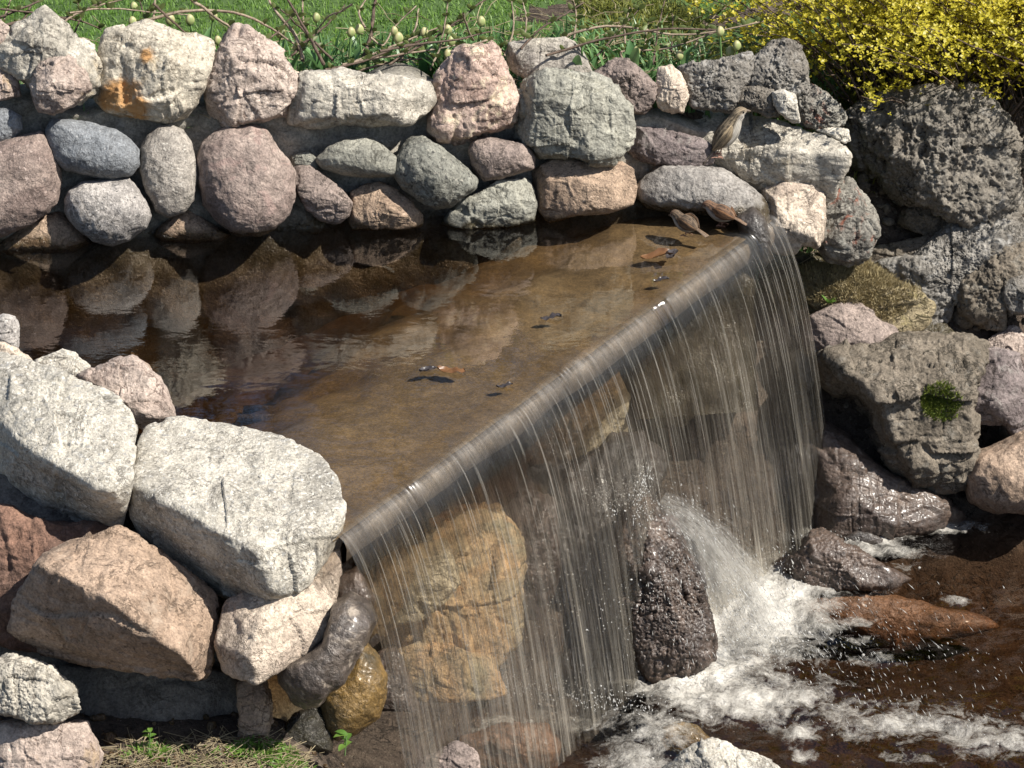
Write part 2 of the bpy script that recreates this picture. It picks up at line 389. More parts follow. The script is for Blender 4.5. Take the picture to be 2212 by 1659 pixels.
    if kind == 'cob':
        d = .045 * fbm(G * (1.3 / s) + off, 3) + .014 * fbm(G * (7 / s) + off, 3)
        G = G + nr * (d * s * amp)[:, None]
    else:
        ww = np.stack([perlin(G * (1.1 / s) + off + 31), perlin(G * (1.1 / s) + off + 57), perlin(G * (1.1 / s) + off + 83)], 1)
        def chips(fr, o_, wob, slope, drop):
            Q = G * (fr / s) + off + o_ + ww * wob; f1, f2, cid = worley(Q)
            e = np.clip((f2 - f1) * 9, 0, 1); cell = Q % 1.0
            tilt = ((Q - np.floor(Q) - .5) * GRAD[cid]).sum(1)
            return (tilt * slope + (JIT[cid, 0] - .5) * drop) * e
        d = chips(1.2, 0, .2, .09, .06) + chips(2.9, 9, .3, .032, .022) + .012 * ridged(G * (1.4 / s) + off, 2) + .007 * fbm(G * (6 / s) + off, 3)
        G = G + nr * (d * s * amp)[:, None]; nr = vnormals(G, F)
        d = chips(7.0, 21, .5, .013, .011) + .003 * ridged(G * (16 / s) + off, 3)
        if kind == 'tufa' or pits:
            q = pits or 1.0
            w1, _, _ = worley(G * (4.2 / s) + off + ww * .8); w2, _, _ = worley(G * (11 / s) + off + 5)
            m = np.clip(fbm(G * (1.6 / s) + off + 3, 2) + .55, 0, 1)
            d = d - .15 * q * m * np.clip(1 - w1 * 1.9, 0, 1) - .055 * q * np.clip(1 - w2 * 1.7, 0, 1) + .028 * ridged(G * (22 / s) + off, 2)
        G = G + nr * (d * s * amp)[:, None]
    at = {}
    if rust:
        st = np.zeros(len(G))
        for (rx_, ry_, rr_) in px(crop, [(a_, b_) + (c_,) for a_, b_, c_ in rust]):
            p_ = locate(rx_, ry_, plane); k_ = CROPS[crop][2] * rr_ * depth(p_) / FPX; q_ = G + ctr - p_; q_ = q_ - np.outer(q_ @ FWD, FWD)
            st = np.maximum(st, np.exp(-(q_ ** 2).sum(1) / k_ ** 2) * (nr @ -FWD > -.2))
        at['stain'] = st
    me = np_mesh(name, G, F, attrs=at)
    o = link(name, me, mat, parent)
    loc = Vector(ctr)
    if parent is not None:
        loc = loc - parent.location
        if label: o['label'] = label
    else: tag(o, label, cat or 'rock', group)
    o.location = loc
    return o

# ================================================================ setting: ground, pool, stream
def sheet(name, xs, ys, fz, mat, kind='structure', smooth=True):
    X, Y = np.meshgrid(xs, ys, indexing='ij'); P = np.stack([X.ravel(), Y.ravel(), np.zeros(X.size)], 1)
    P[:, 2] = fz(P[:, 0], P[:, 1]); F = grid_faces(len(xs), len(ys))
    o = link(name, np_mesh(name, P, F, smooth), mat); o['kind'] = kind; return o
def wall_y(x): return WA[1] + (x - WA[0]) * WT[1] / WT[0]
BP, BN = PLANES['bank']
def bank_z(x, y): return BP[2] - ((x - BP[0]) * BN[0] + (y - BP[1]) * BN[1]) / BN[2]
def sstep(a, b, v): t = np.clip((v - a) / (b - a), 0, 1); return t * t * (3 - 2 * t)
def ground_z(x, y):
    top = .20 - .14 * sstep(.25, .75, x)
    o = (x - WEIR_L[0]) * EN[0] + (y - WEIR_L[1]) * EN[1]            # distance out from the weir
    bank = np.clip(bank_z(x, y) - .055, -.90, .06)
    left = -.42 - sstep(-.50, .02, x) * .42 + .04 * sstep(-.8, -1.6, y)
    z = np.where(y > wall_y(x) + .12, top, -.60)
    z = np.where((x > .45) | ((o > .0) & (x > .2)), bank, z)
    z = np.where((o > 0) & (y < .62) & (x > -.05), np.clip(bank, -.86, -.77), z)
    front = (y < MA[1] + .10) & (x < .05) | (o > 0) & (x <= -.05)
    z = np.where(front, left, z)
    far = np.maximum(sstep(2.5, 6, x), sstep(-2.6, -6, y)); z = z * (1 - far) + far * -.3
    return z + .012 * fbm(np.stack([x * 6, y * 6, x * 0], 1), 3) + .005 * fbm(np.stack([x * 30, y * 30, x * 0], 1), 2)
dx = np.arange(-1.5, 2.2, .022); xs = np.concatenate([[-60, -25, -10, -5, -3, -2], dx, [2.6, 3.5, 6, 12, 25, 60]])
dy = np.arange(-1.4, 2.4, .022); ys = np.concatenate([[-40, -20, -8, -4, -2.2], dy, [2.8, 3.5, 5, 8, 14, 30, 60, 90]])
LAWNM = NT('lawn soil'); _v = LAWNM.coords()
_b = LAWNM.n('BsdfPrincipled'); _b.inputs['Roughness'].default_value = 1.0
LAWNM.l(LAWNM.mix(LAWNM.noise(_v, 20, 5), (.035, .075, .015), (.06, .10, .025)), _b.inputs['Base Color']); LAWNM.l(_b.outputs[0], LAWNM.out.inputs[0])
PA, PB = zp(1110, 50, .19), zp(1600, 14, .09)
def patch(x, y):                                                  # bare mulch strip in the lawn
    t = (x - PA[0]) / (PB[0] - PA[0]); c = PA[1] + t * (PB[1] - PA[1]); h = .045 * np.clip(t * 3 + .3, 0, 1) + .015 * np.sin(x * 31)
    return (t > -.05) & (t < 1.3) & (np.abs(y - c) < h)
g = sheet('ground', xs, ys, ground_z, M['soil'])
g.data.materials.append(LAWNM.m)
_c = np.empty(len(g.data.polygons) * 3, np.float32); g.data.polygons.foreach_get('center', _c); _c = _c.reshape(-1, 3)
lawn = (_c[:, 1] > wall_y(_c[:, 0]) + .36) & ~patch(_c[:, 0], _c[:, 1])
g.data.polygons.foreach_set('material_index', lawn.astype(np.int32))

# ---- bed of the upper pool, shallow towards the weir
def weir_o(x, y): return (x - WEIR_L[0]) * EN[0] + (y - WEIR_L[1]) * EN[1]
def bed_z(x, y):
    d = np.clip(-weir_o(x, y), 0, 3); q = np.stack([x, y, x * 0], 1)
    d0 = d; d = d + (.09 * fbm(q * 2.6, 3) + .03 * fbm(q * 11, 2)) * np.clip(d * 3, 0, 1)
    z = -.020 - .004 * np.clip(d / .3, 0, 1) - (.30) * np.clip((d - .26) / .74, 0, 1) ** 1.25
    return z + .006 * fbm(np.stack([x * 9, y * 9, x * 0], 1), 3) * np.clip(d * 4, .15, 1)
nu, nv = 150, 110
su = np.linspace(-.35, ELEN + .06, nu); sv = np.linspace(0.002, 1.7, nv)
Pb = (WEIR_L[None, None] + np.where(su[:, None] < 0, su[:, None] * np.clip((sv[None, :] - .35) / .5, 0, 1), su[:, None])[:, :, None] * ET - sv[None, :, None] * EN).reshape(-1, 3)
keep = Pb.copy(); Pb[:, 2] = bed_z(Pb[:, 0], Pb[:, 1])
o = link('pool_bed', np_mesh('pool_bed', Pb, grid_faces(nu, nv)), M['silt']); o['kind'] = 'structure'

# ---- water of the upper pool: a closed body with brown absorption
def water_mat(name, bump_scale, strength, dens, col, foam=False, rough=.015, ior=2.4):
    t = NT(name); g = t.n('NewGeometry'); mp = t.n('Mapping'); mp.inputs['Scale'].default_value = (1, 1.7, 1)
    t.l(g.outputs['Position'], mp.inputs['Vector']); v = mp.outputs[0]
    h = t.math('ADD', t.noise(v, bump_scale, 3, .5, .4), t.math('MULTIPLY', t.noise(v, bump_scale * 4.3, 3, .5, .5), .16))
    patch = t.maprange(t.noise(v, 2.2, 2, .5), .38, .66, .15, 1.0)
    h = t.math('MULTIPLY', h, patch)
    nb = t.bump(h, strength, .01)
    fr = t.fresnel(ior, nb)
    gl = t.n('BsdfGlossy'); gl.inputs['Roughness'].default_value = rough; t.l(nb, gl.inputs['Normal'])
    tr = t.n('BsdfTransparent'); tr.inputs[0].default_value = (1, 1, 1, 1)
    mx = t.n('MixShader'); t.l(fr, mx.inputs[0]); t.l(tr.outputs[0], mx.inputs[1]); t.l(gl.outputs[0], mx.inputs[2])
    last = mx.outputs[0]
    if foam:
        at = t.n('Attribute'); at.attribute_name = 'foam'; f = at.outputs['Fac']
        v2 = g.outputs['Position']
        nz = t.math('ADD', t.math('MULTIPLY', t.noise(v2, 20, 6, .68, .6), .75), t.math('MULTIPLY', t.noise(v2, 90, 4, .7), .25))
        fm = t.maprange(t.math('ADD', f, t.math('MULTIPLY', t.math('SUBTRACT', nz, .5), 1.7)), .38, .95)
        fm = t.math('MULTIPLY', fm, t.maprange(t.noise(v2, 150, 3, .6), .30, .62, .62, 1.0), True)
        df = t.n('BsdfPrincipled'); df.inputs['Base Color'].default_value = (.60, .57, .51, 1); df.inputs['Roughness'].default_value = .35
        t.l(t.bump(nz, .9, .015), df.inputs['Normal'])
        m2 = t.n('MixShader'); t.l(fm, m2.inputs[0]); t.l(last, m2.inputs[1]); t.l(df.outputs[0], m2.inputs[2]); last = m2.outputs[0]
    t.l(last, t.out.inputs['Surface'])
    ab = t.n('VolumeAbsorption'); ab.inputs['Color'].default_value = (*col, 1); ab.inputs['Density'].default_value = dens
    t.l(ab.outputs[0], t.out.inputs['Volume']); return t.m
POOLM = water_mat('brown pool water', 16, .10, 5.5, (.55, .40, .20))
outline = [WEIR_L + ET * -.04, WEIR_L + ET * (ELEN + .03), zp(1500, 420, 0), WB + WNB * .12, WA + WNB * .12 - WT * .7, zp(-300, 760, 0), zp(-60, 860, 0), zp(300, 1010, 0), zp(600, 1130, 0)]
bm = bmesh.new(); tv = [bm.verts.new((p[0], p[1], 0)) for p in outline]; f = bm.faces.new(tv)
ex = bmesh.ops.extrude_face_region(bm, geom=[f])
for e in ex['geom']:
    if isinstance(e, bmesh.types.BMVert): e.co.z = -.07 if weir_o(e.co.x, e.co.y) > -.05 else -.44
bmesh.ops.recalc_face_normals(bm, faces=bm.faces); me = bpy.data.meshes.new('pool_water'); bm.to_mesh(me); bm.free()
o = link('pool_water', me, POOLM); o['kind'] = 'structure'

# ---- the weir: thing with lip slab and stone face behind the falling water
weir = empty('weir', tuple(WEIR_L), 'algae brown concrete weir lip over a stone face behind the falling water', 'weir')
def wob(u): u = np.asarray(u, float); return .007 * perlin(np.stack([u.ravel() * 5.5, u.ravel() * 0, u.ravel() * 0], 1)).reshape(u.shape)
def along(name, prof, mat, parent, u0, u1, nu=60, jitter=.004, amp=.012, label=None):
    us = np.linspace(u0, u1, nu); V = []
    for u in us:
        for (o_, z_) in prof: V.append(WEIR_L + ET * u + EN * (o_ + float(wob(np.array([u]))[0])) + np.array([0, 0, z_]))
    V = np.array(V); V += .5 * amp * np.stack([fbm(V * 14 + k * 9, 3) for k in range(3)], 1)
    k = len(prof); F = grid_faces(nu, k); F = np.concatenate([F, np.stack([np.arange(nu - 1) * k + k - 1, (np.arange(nu - 1) + 1) * k + k - 1, (np.arange(nu - 1) + 1) * k, np.arange(nu - 1) * k], 1)])
    me = np_mesh(name, V - WEIR_L, F); o = link(name, me, mat, parent)
    if label: o['label'] = label
    return o
lip = [(-.40, -.20), (-.40, -.14), (-.14, -.06), (-.05, -.040), (-.014, -.028), (.002, -.032), (.008, -.050), (.006, -.075), (-.01, -.088), (-.05, -.095), (-.34, -.10)]
along('lip', lip, M['concrete'], weir, .03, ELEN + .05, 160, amp=.004)
back = [(-.31, -.08)] + [(-.30 + .14 * i / 14, -.10 - .75 * i / 14) for i in range(15)] + [(-.58, -.85), (-.58, -.14)]
along('stone_face', back, M['wallconcrete'], weir, .07, ELEN + .10, 120, amp=.06)

# ================================================================ back wall (mortared): thing with every stone as a part
wall = empty('stone_wall', tuple(WA), 'mortared garden wall of round cobbles topped with pale jagged limestone behind the pool', 'wall')
nu, nv = 190, 110
lean = WNB * .30 + np.array([0, 0, 1.0])
U, Vv = np.meshgrid(np.linspace(-.62, 1.66, nu), np.linspace(-.45, 1, nv), indexing='ij')
topz = .285 - .11 * sstep(.9, 1.25, U) + .02 * np.sin(U * 23); Vv = np.where(Vv > 0, Vv * topz, Vv)
Pm = WA + U.reshape(-1, 1) * WT + Vv.reshape(-1, 1) * lean
nrm = -np.cross(lean, WT); nrm = nrm / np.linalg.norm(nrm)
if nrm[1] > 0: nrm = -nrm
hh = -.022 + .022 * fbm(Pm * 7, 4) + .005 * fbm(Pm * 40, 3)
Fr = Pm + nrm * hh[:, None]; Bk = Pm + WNB * .10
Vm = np.concatenate([Fr, Bk]); F1 = grid_faces(nu, nv); F2 = F1[:, ::-1] + nu * nv
top = np.arange(nu) * nv + nv - 1; side = np.stack([top[:-1], top[:-1] + nu * nv, top[1:] + nu * nv, top[1:]], 1)
e0 = np.arange(nv); s0 = np.stack([e0[:-1], e0[:-1] + nu * nv, e0[1:] + nu * nv, e0[1:]], 1); s1 = (s0 + (nu - 1) * nv)[:, ::-1]
link('mortar', np_mesh('mortar', Vm - WA, np.concatenate([F1, F2, side[:, ::-1], s0[:, ::-1], s1])), M['mortar'], wall)

def ws(name, label, crop, pts, mat, kind='ang', **k):
    return rock(name, label, crop, pts, k.pop('plane', 'wall'), M[mat], kind, parent=wall, grow=k.pop('grow', 1.09), **k)
C_, S_ = 'cobble', 'coping_stone'
ws(S_, 'pink coping stone cut by the left picture edge', 'A', [(-90,120),(0,130),(45,165),(60,200),(40,240),(0,300),(-90,330)], 'pink', seed=1)
ws(S_, 'pointed pale coping stone, tallest at the left end of the wall', 'A', [(285,52),(330,100),(400,165),(465,255),(560,300),(612,390),(592,440),(600,530),(480,620),(250,570),(140,490),(30,430),(5,400),(10,310),(70,230),(120,160),(210,130),(245,90)], 'white', seed=2, bulge=.6, amp=1.15)
ws(S_, 'small pink stone set low against the pointed pale stone', 'A', [(330,365),(430,350),(540,470),(560,560),(450,650),(340,710),(260,690),(215,600),(215,510),(240,440)], 'pink', plane=('wall', .055), seed=3, bulge=.7)
ws(S_, 'flat pinkish stone at the left edge below the coping', 'A', [(-80,430),(60,440),(100,480),(125,600),(20,625),(-80,640)], 'pink', seed=4)
ws(S_, 'cream coping stone with rusty orange stains', 'A', [(690,208),(800,200),(930,178),(1060,205),(1200,240),(1300,280),(1318,350),(1300,450),(1262,560),(1205,650),(1150,715),(1060,738),(960,722),(800,700),(700,680),(618,600),(640,540),(655,440),(640,380),(662,310)], 'orange', seed=5, bulge=.62, facets=[(-.3,.2,.8,.80),(.5,-.4,.7,.82)], rust=[(780,610,140),(880,690,100),(950,375,55),(690,640,90)])
ws(S_, 'pink coping stone with a single sharp peak', 'A', [(1490,168),(1560,190),(1640,240),(1740,320),(1800,390),(1855,470),(1860,520),(1830,590),(1790,700),(1560,752),(1430,770),(1330,680),(1303,560),(1320,480),(1370,400),(1430,260),(1460,200)], 'pink', seed=6, bulge=.62, amp=1.1, facets=[(.2,.3,.9,.72),(-.7,-.5,.5,.75)])
ws(S_, 'small buff stone beside the sharp pink peak', 'A', [(1800,420),(1905,470),(1890,540),(1820,560)], 'cream', plane=('wall', -.03), seed=7)
ws(S_, 'long flat white coping slab', 'X', [(628,215),(640,192),(652,163),(718,160),(746,153),(790,168),(832,163),(872,178),(915,178),(932,215),(915,237),(880,262),(800,271),(745,263),(690,272),(632,265),(624,240)], 'white', seed=8, bulge=.95, n=3.2, plane=('wall', .03), facets=[(-.85,.0,.5,.80),(.1,.75,.65,.72),(0,-.9,.35,.75)])
ws(S_, 'small pale stone wedged behind the long white slab', 'B', [(590,505),(700,512),(715,560),(690,600),(610,590)], 'cream', plane=('wall', -.03), seed=9)
ws(S_, 'pink and cream pyramid shaped coping stone', 'B', [(860,312),(950,325),(1045,298),(1078,340),(1112,410),(1145,490),(1198,600),(1190,670),(1155,770),(1060,800),(880,850),(735,862),(675,810),(680,750),(715,650),(712,560),(738,470),(795,400),(825,335)], 'pinkveined', seed=10, bulge=.8, amp=1.35, facets=[(-.6,.2,.75,.70),(.4,.1,.9,.78)])
ws(S_, 'grey beige block standing highest near the middle of the wall', 'B', [(1180,280),(1280,263),(1500,248),(1562,270),(1612,330),(1682,470),(1640,500),(1480,510),(1310,510),(1205,450),(1172,370)], 'greybeige', plane=('wall', -.07), seed=11, bulge=.8, n=3.4, amp=.7, facets=[(.0,.6,.8,.80)])
ws(S_, 'largest squarish greenish grey block of the wall', 'B', [(1280,515),(1340,470),(1480,478),(1700,490),(1785,520),(1832,600),(1902,680),(1922,800),(1912,900),(1860,960),(1800,1028),(1700,1022),(1620,990),(1500,975),(1380,978),(1290,910),(1232,860),(1238,750),(1258,600)], 'greengrey', plane=('wall', .03), seed=12, bulge=.75, n=3.6, facets=[(-.88,-.05,.45,.78),(.05,.35,.93,.80)], sub=7)
ws(S_, 'rough brown grey coping stone beside the cream one', 'B', [(1690,470),(1760,435),(1830,388),(1920,398),(2010,468),(2085,540),(2072,640),(2010,705),(1910,695),(1850,610),(1790,540)], 'brownpink', plane=('wall', -.01), seed=13, pits=.5, bulge=.7)
ws(S_, 'small cream coping stone next to the pitted grey rocks', 'B', [(2115,440),(2190,418),(2245,470),(2292,600),(2262,700),(2170,706),(2108,670),(2098,560)], 'cream', seed=14, plane=('wall', .02))
ws(C_, 'blue grey cobble cut by the left picture edge', 'A', [(-90,690),(60,695),(130,740),(135,820),(60,885),(-90,935)], 'bluegran', 'cob', seed=15)
ws(C_, 'large pink granite boulder cut by the left picture edge', 'A', [(-120,930),(70,885),(190,865),(265,850),(300,900),(352,1020),(372,1150),(362,1260),(300,1335),(180,1395),(50,1455),(-120,1520)], 'pinkgran', 'cob', seed=16, plane=('wall', .02))
ws(C_, 'oval blue grey cobble lying under the pointed pale stone', 'A', [(350,770),(450,772),(600,790),(720,828),(805,880),(862,950),(855,1040),(810,1100),(700,1118),(560,1102),(430,1072),(340,1000),(308,900),(315,828)], 'bluegran', 'cob', seed=17, plane=('wall', .03), bulge=.7)
ws(C_, 'round pale grey granite cobble on the waterline', 'A', [(440,1215),(520,1168),(640,1148),(800,1140),(850,1200),(902,1270),(932,1360),(902,1430),(800,1505),(700,1532),(600,1512),(500,1432),(430,1345),(422,1270)], 'greygran', 'cob', seed=18, plane=('wall', .03), bulge=.75)
ws(C_, 'tall upright oval cobble', 'A', [(1010,815),(1080,808),(1150,838),(1202,920),(1228,1010),(1228,1130),(1212,1250),(1150,1322),(1060,1348),(988,1312),(938,1200),(903,1080),(903,950),(940,865)], 'tallgran', 'cob', seed=19, plane=('wall', .02), bulge=.65)
ws(C_, 'biggest smooth round pink boulder of the wall', 'A', [(1380,858),(1450,820),(1600,812),(1682,850),(1742,950),(1802,1030),(1842,1100),(1842,1220),(1802,1332),(1720,1425),(1620,1470),(1500,1460),(1400,1390),(1310,1275),(1272,1130),(1268,1010),(1300,925)], 'roundpink', 'cob', seed=20, plane=('wall', .02), bulge=.6, sub=7)
ws(C_, 'low tan stone lying in the water below the pink granite boulder', 'A', [(0,1545),(150,1440),(280,1358),(370,1345),(455,1400),(525,1478),(560,1530),(440,1590),(200,1600),(0,1600)], 'tangran', 'cob', plane=0.01, seed=21, bulge=.8)
ws(C_, 'small tan stone on the waterline under the upright oval cobble', 'A', [(1000,1450),(1100,1370),(1180,1316),(1250,1368),(1340,1420),(1440,1478),(1390,1520),(1200,1530),(1040,1525),(985,1490)], 'tangran', 'cob', plane=0.01, seed=22, bulge=.8)
ws('mortar_pad', 'pale mortar mound at the water beside the smooth pink boulder', 'A', [(1640,1440),(1760,1330),(1840,1250),(1930,1290),(2030,1400),(2075,1440),(1980,1480),(1800,1500),(1660,1490)], 'mortar', plane=0.0, seed=23, bulge=.8)
ws(C_, 'pinkish stone slanting below the long white slab', 'A', [(1858,1068),(1960,1058),(2065,1130),(2155,1200),(2212,1280),(2192,1352),(2120,1402),(2020,1380),(1930,1292),(1868,1190)], 'brownpink', seed=24, plane=('wall', .02), bulge=.7)
ws(C_, 'small dark stone in the shade of the long white slab', 'A', [(1845,985),(1950,955),(2015,1020),(1995,1065),(1850,1045)], 'darkgreen', seed=25, bulge=.7)
ws(C_, 'greenish grey oval cobble under the right half of the white slab', 'B', [(-40,1010),(35,930),(130,886),(260,866),(345,918),(445,1000),(448,1080),(422,1108),(280,1113),(130,1100),(0,1062)], 'greengrey', 'cob', seed=26, plane=('wall', .03), bulge=.8)
ws(C_, 'small speckled tan granite stone at the waterline', 'B', [(180,1220),(260,1178),(350,1162),(450,1208),(532,1280),(605,1360),(600,1415),(450,1440),(300,1440),(185,1440),(145,1330)], 'tangran', plane=('wall', .02), seed=27, bulge=.8, n=2.3, amp=.7)
ws(C_, 'dark grey boulder resting near the water in the middle of the wall', 'B', [(490,945),(560,878),(640,867),(722,930),(802,1000),(882,1070),(935,1130),(935,1185),(862,1245),(790,1295),(690,1305),(590,1255),(500,1182),(448,1090),(455,1005)], 'darkgreen', 'cob', seed=28, plane=('wall', .03), bulge=.75, amp=1.6)
ws(C_, 'small rounded pinkish grey cobble', 'B', [(945,900),(1030,872),(1110,888),(1180,898),(1262,918),(1314,990),(1304,1062),(1202,1094),(1110,1124),(1010,1134),(938,1045),(920,960)], 'brownpink', 'cob', seed=29, plane=('wall', .025), bulge=.8)
ws(C_, 'low greyish rock slanting into the pool', 'B', [(890,1262),(980,1225),(1100,1155),(1265,1135),(1304,1200),(1316,1290),(1300,1390),(1150,1425),(900,1440),(740,1410),(840,1310)], 'greengrey', seed=30, plane=('wall', .02), bulge=.8)
ws(C_, 'speckled pink granite block at the waterline', 'B', [(1345,1085),(1450,1025),(1560,1006),(1640,1036),(1760,1056),(1850,1036),(1925,1080),(1944,1180),(1926,1280),(1780,1335),(1600,1350),(1430,1385),(1345,1280)], 'tangran', seed=31, plane=('wall', .03), bulge=.75, n=3.4, amp=.55, facets=[(-.9,0,.4,.82)])
ws('wall_stone', 'dark purplish stone left of the slab the sparrow stands on', 'X', [(1356,292),(1372,274),(1430,282),(1500,298),(1542,318),(1535,352),(1480,360),(1420,354),(1372,338)], 'purple', seed=32, plane=('wall', .0), bulge=.8, facets=[(.1,.7,.7,.78)])

# ---- the wall's right end
slabpts = [(1366,262,.15),(1376,298,.115),(1420,236,.165),(1525,226,.17),(1579,239,.165),(1660,254,.16),(1733,279,.155),(1813,305,.14),(1837,336,.12),
           (1415,274,.135),(1477,294,.13),(1550,331,.11),(1608,320,.125),(1682,320,.12),(1769,331,.11),(1832,351,.10),
           (1831,372,.075),(1813,400,.05),(1725,396,.045),(1682,400,.04),(1641,385,.045),(1561,356,.08),(1440,305,.10)]
rock('stone_slab', 'broad pale slab on which the upright sparrow stands', 'X', slabpts, None, M['white'], hull='z', seed=33, cat='rock', sub=7, amp=.8, thick=.6)
rock('boulder', 'long grey boulder at the far end of the weir, half in the water', 'C', [(-70,1120),(-5,1035),(60,978),(160,962),(300,982),(422,1008),(532,1072),(625,1138),(680,1220),(690,1310),(655,1365),(560,1330),(400,1290),(200,1265),(0,1235),(-60,1190)], .03, rock_mat('grey weathered stone', (.30,.28,.255), (.24,.22,.20), (.07,.06,.05), wet=.02, crack=.55), 'cob', seed=34, bulge=.85, thick=1.2, amp=1.3, cat='boulder', sub=7)
rock('boulder', 'dark wet boulder at the far end of the weir beside the pink block', 'X', [(1590,470),(1625,448),(1652,470),(1662,510),(1668,560),(1650,575),(1630,540),(1600,500)], -.02, M['wetdark'], 'cob', seed=35, bulge=.7, thick=1.5, cat='boulder')
rock('stone_block', 'squared pale pink block under the right end of the sparrow slab', 'C', [(672,1130),(760,1092),(872,1080),(1012,1105),(1030,1260),(1014,1412),(980,1455),(892,1445),(862,1485),(800,1505),(720,1480),(684,1425),(682,1300)], -.03, M['cream'], seed=36, bulge=.75, n=4, amp=.8, facets=[(-.85,0,.5,.78)], cat='rock')
rock('rock', 'grey green rock streaked with dark red, leaning right of the pale pink block', 'C', [(1000,1100),(1110,1055),(1175,1055),(1215,1120),(1292,1208),(1344,1290),(1336,1400),(1285,1515),(1180,1545),(1050,1520),(985,1455),(1008,1400),(1020,1260)], -.07, M['redvein'], seed=37, bulge=.6, amp=1.4, cat='rock')
rock('pitted_rock', 'low pitted grey rock between the cream coping stone and the tall pitted peak', 'C', [(172,402),(250,378),(400,366),(510,336),(592,320),(622,350),(604,400),(570,480),(530,530),(514,620),(480,645),(400,645),(260,625),(230,560),(214,470)], ('wall', .0), M['tufagrey'], 'tufa', seed=38, bulge=.7, cat='rock')
rock('pitted_rock', 'tall jagged pitted rock with a brown hollow, highest by the yellow bush', 'C', [(598,372),(638,338),(718,268),(800,250),(852,266),(908,318),(918,420),(934,500),(956,542),(872,590),(800,580),(720,560),(640,540),(540,530),(560,450)], ('wall', -.01), M['tufagrey'], 'tufa', seed=39, bulge=.7, amp=1.3, cat='rock')
rock('rock', 'smooth light grey wedge shaped stone leaning below the pitted peak', 'C', [(725,545),(790,528),(852,558),(872,640),(880,722),(832,715),(770,665),(735,610)], ('wall', .06), M['slabwhite'], seed=40, bulge=.7, cat='rock')
rock('pitted_rock', 'dark pitted rock filling the gap below the jagged peak', 'C', [(520,520),(620,515),(720,530),(760,600),(770,670),(700,690),(640,660),(560,630),(505,590)], ('wall', .02), M['tufa'], 'tufa', seed=41, bulge=.7, cat='rock')
rock('rock', 'grey rock with a reddish streak at the foot of the yellow bush', 'C', [(858,560),(950,498),(1012,538),(1102,608),(1160,690),(1145,742),(1020,755),(930,745),(870,690)], ('wall', .0), M['redvein'], 'tufa', seed=42, bulge=.6, amp=1.2, cat='rock')
rock('rock', 'little grey chip lying on the right end of the sparrow slab', 'C', [(975,770),(1060,758),(1172,763),(1188,832),(1148,845),(1060,800)], .15, M['slabwhite'], seed=43, bulge=.5, cat='rock')

# ================================================================ rock garden on the right bank (loose rocks)
def rk(name, label, crop, pts, mat, kind='ang', plane='bank', **k):
    return rock(name, label, crop, pts, plane, M[mat], kind, cat=k.pop('cat', 'rock'), grow=k.pop('grow', 1.17 if plane == 'bank' or (isinstance(plane, tuple) and plane[0] == 'bank') else 1.04), **k)
rk('boulder', 'huge dark pitted boulder in front of the yellow bush', 'C', [(1175,720),(1330,658),(1440,618),(1500,590),(1600,560),(1720,572),(1890,558),(1942,600),(1985,660),(2045,720),(2065,820),(2095,930),(2106,1080),(2100,1200),(2084,1310),(1990,1318),(1850,1290),(1740,1226),(1500,1135),(1400,1010),(1290,935),(1225,860),(1185,795)], 'tufa', 'tufa', plane=('bank', .03), seed=50, bulge=.85, n=3.0, sub=7, facets=[(-.75,-.45,.5,.72),(.0,.5,.85,.80)], cat='boulder')
rk('rock', 'flat dark grey stone lying on top of the huge pitted boulder', 'C', [(1490,595),(1570,542),(1655,552),(1715,590),(1700,640),(1560,610)], 'tufabrown', plane=('bank', .10), seed=51, bulge=.5)
rk('rock', 'brown stone at the right edge level with the top of the huge pitted boulder', 'C', [(1950,615),(2080,588),(2330,610),(2330,770),(2130,825),(2058,830),(2030,720)], 'brownpink', plane=('bank', -.04), seed=52, bulge=.6)
rk('rock', 'dark rock at the right edge tucked behind the huge pitted boulder', 'C', [(2060,850),(2260,800),(2340,850),(2330,1000),(2130,1060),(2085,960)], 'tufabrown', 'tufa', plane=('bank', -.05), seed=53, bulge=.5)
rk('rock', 'small crumbly rock with tiny green sprouts under the huge pitted boulder', 'C', [(1500,1265),(1560,1218),(1685,1208),(1795,1240),(1838,1305),(1705,1400),(1560,1350),(1495,1310)], 'tufabrown', 'tufa', seed=54, bulge=.6)
rk('rock', 'low soil coloured rock with a mossy ridge beside the red streaked rock', 'H', [(700,330),(860,260),(1010,230),(1200,190),(1260,190),(1200,270),(1060,340),(900,370),(780,390)], 'tufabrown', seed=55, bulge=.35, plane=('bank', -.02))
rk('stone_slab', 'big sloping grey slab in the middle of the rock garden', 'H', [(790,390),(940,335),(1080,325),(1210,200),(1300,108),(1335,93),(1480,118),(1595,150),(1700,205),(1700,300),(1535,262),(1480,290),(1345,405),(1335,470),(1238,560),(1245,630),(1110,645),(1090,565),(1050,525),(860,440)], 'tufagrey', 'tufa', seed=56, bulge=.45, sub=7, pits=.5)
rk('rock', 'rough brown rock at the right of the sloping grey slab', 'H', [(1355,420),(1470,285),(1545,255),(1710,285),(1710,480),(1565,480),(1525,560),(1545,700),(1380,650),(1325,600),(1322,480)], 'tufabrown', 'tufa', seed=57, bulge=.7, plane=('bank', .02))
rk('rock', 'rounded grey rock cut by the right edge at mid height', 'H', [(1560,470),(1640,428),(1760,430),(1760,620),(1590,615),(1545,540)], 'tufagrey', seed=58, bulge=.7, plane=('bank', .06))
rk('rock', 'flat greenish grey stone touching the far edge of the waterfall', 'H', [(215,330),(330,288),(400,288),(505,328),(560,355),(554,384),(420,416),(360,475),(290,490),(230,440)], 'greengrey', seed=59, bulge=.5, plane=('bank', -.02))
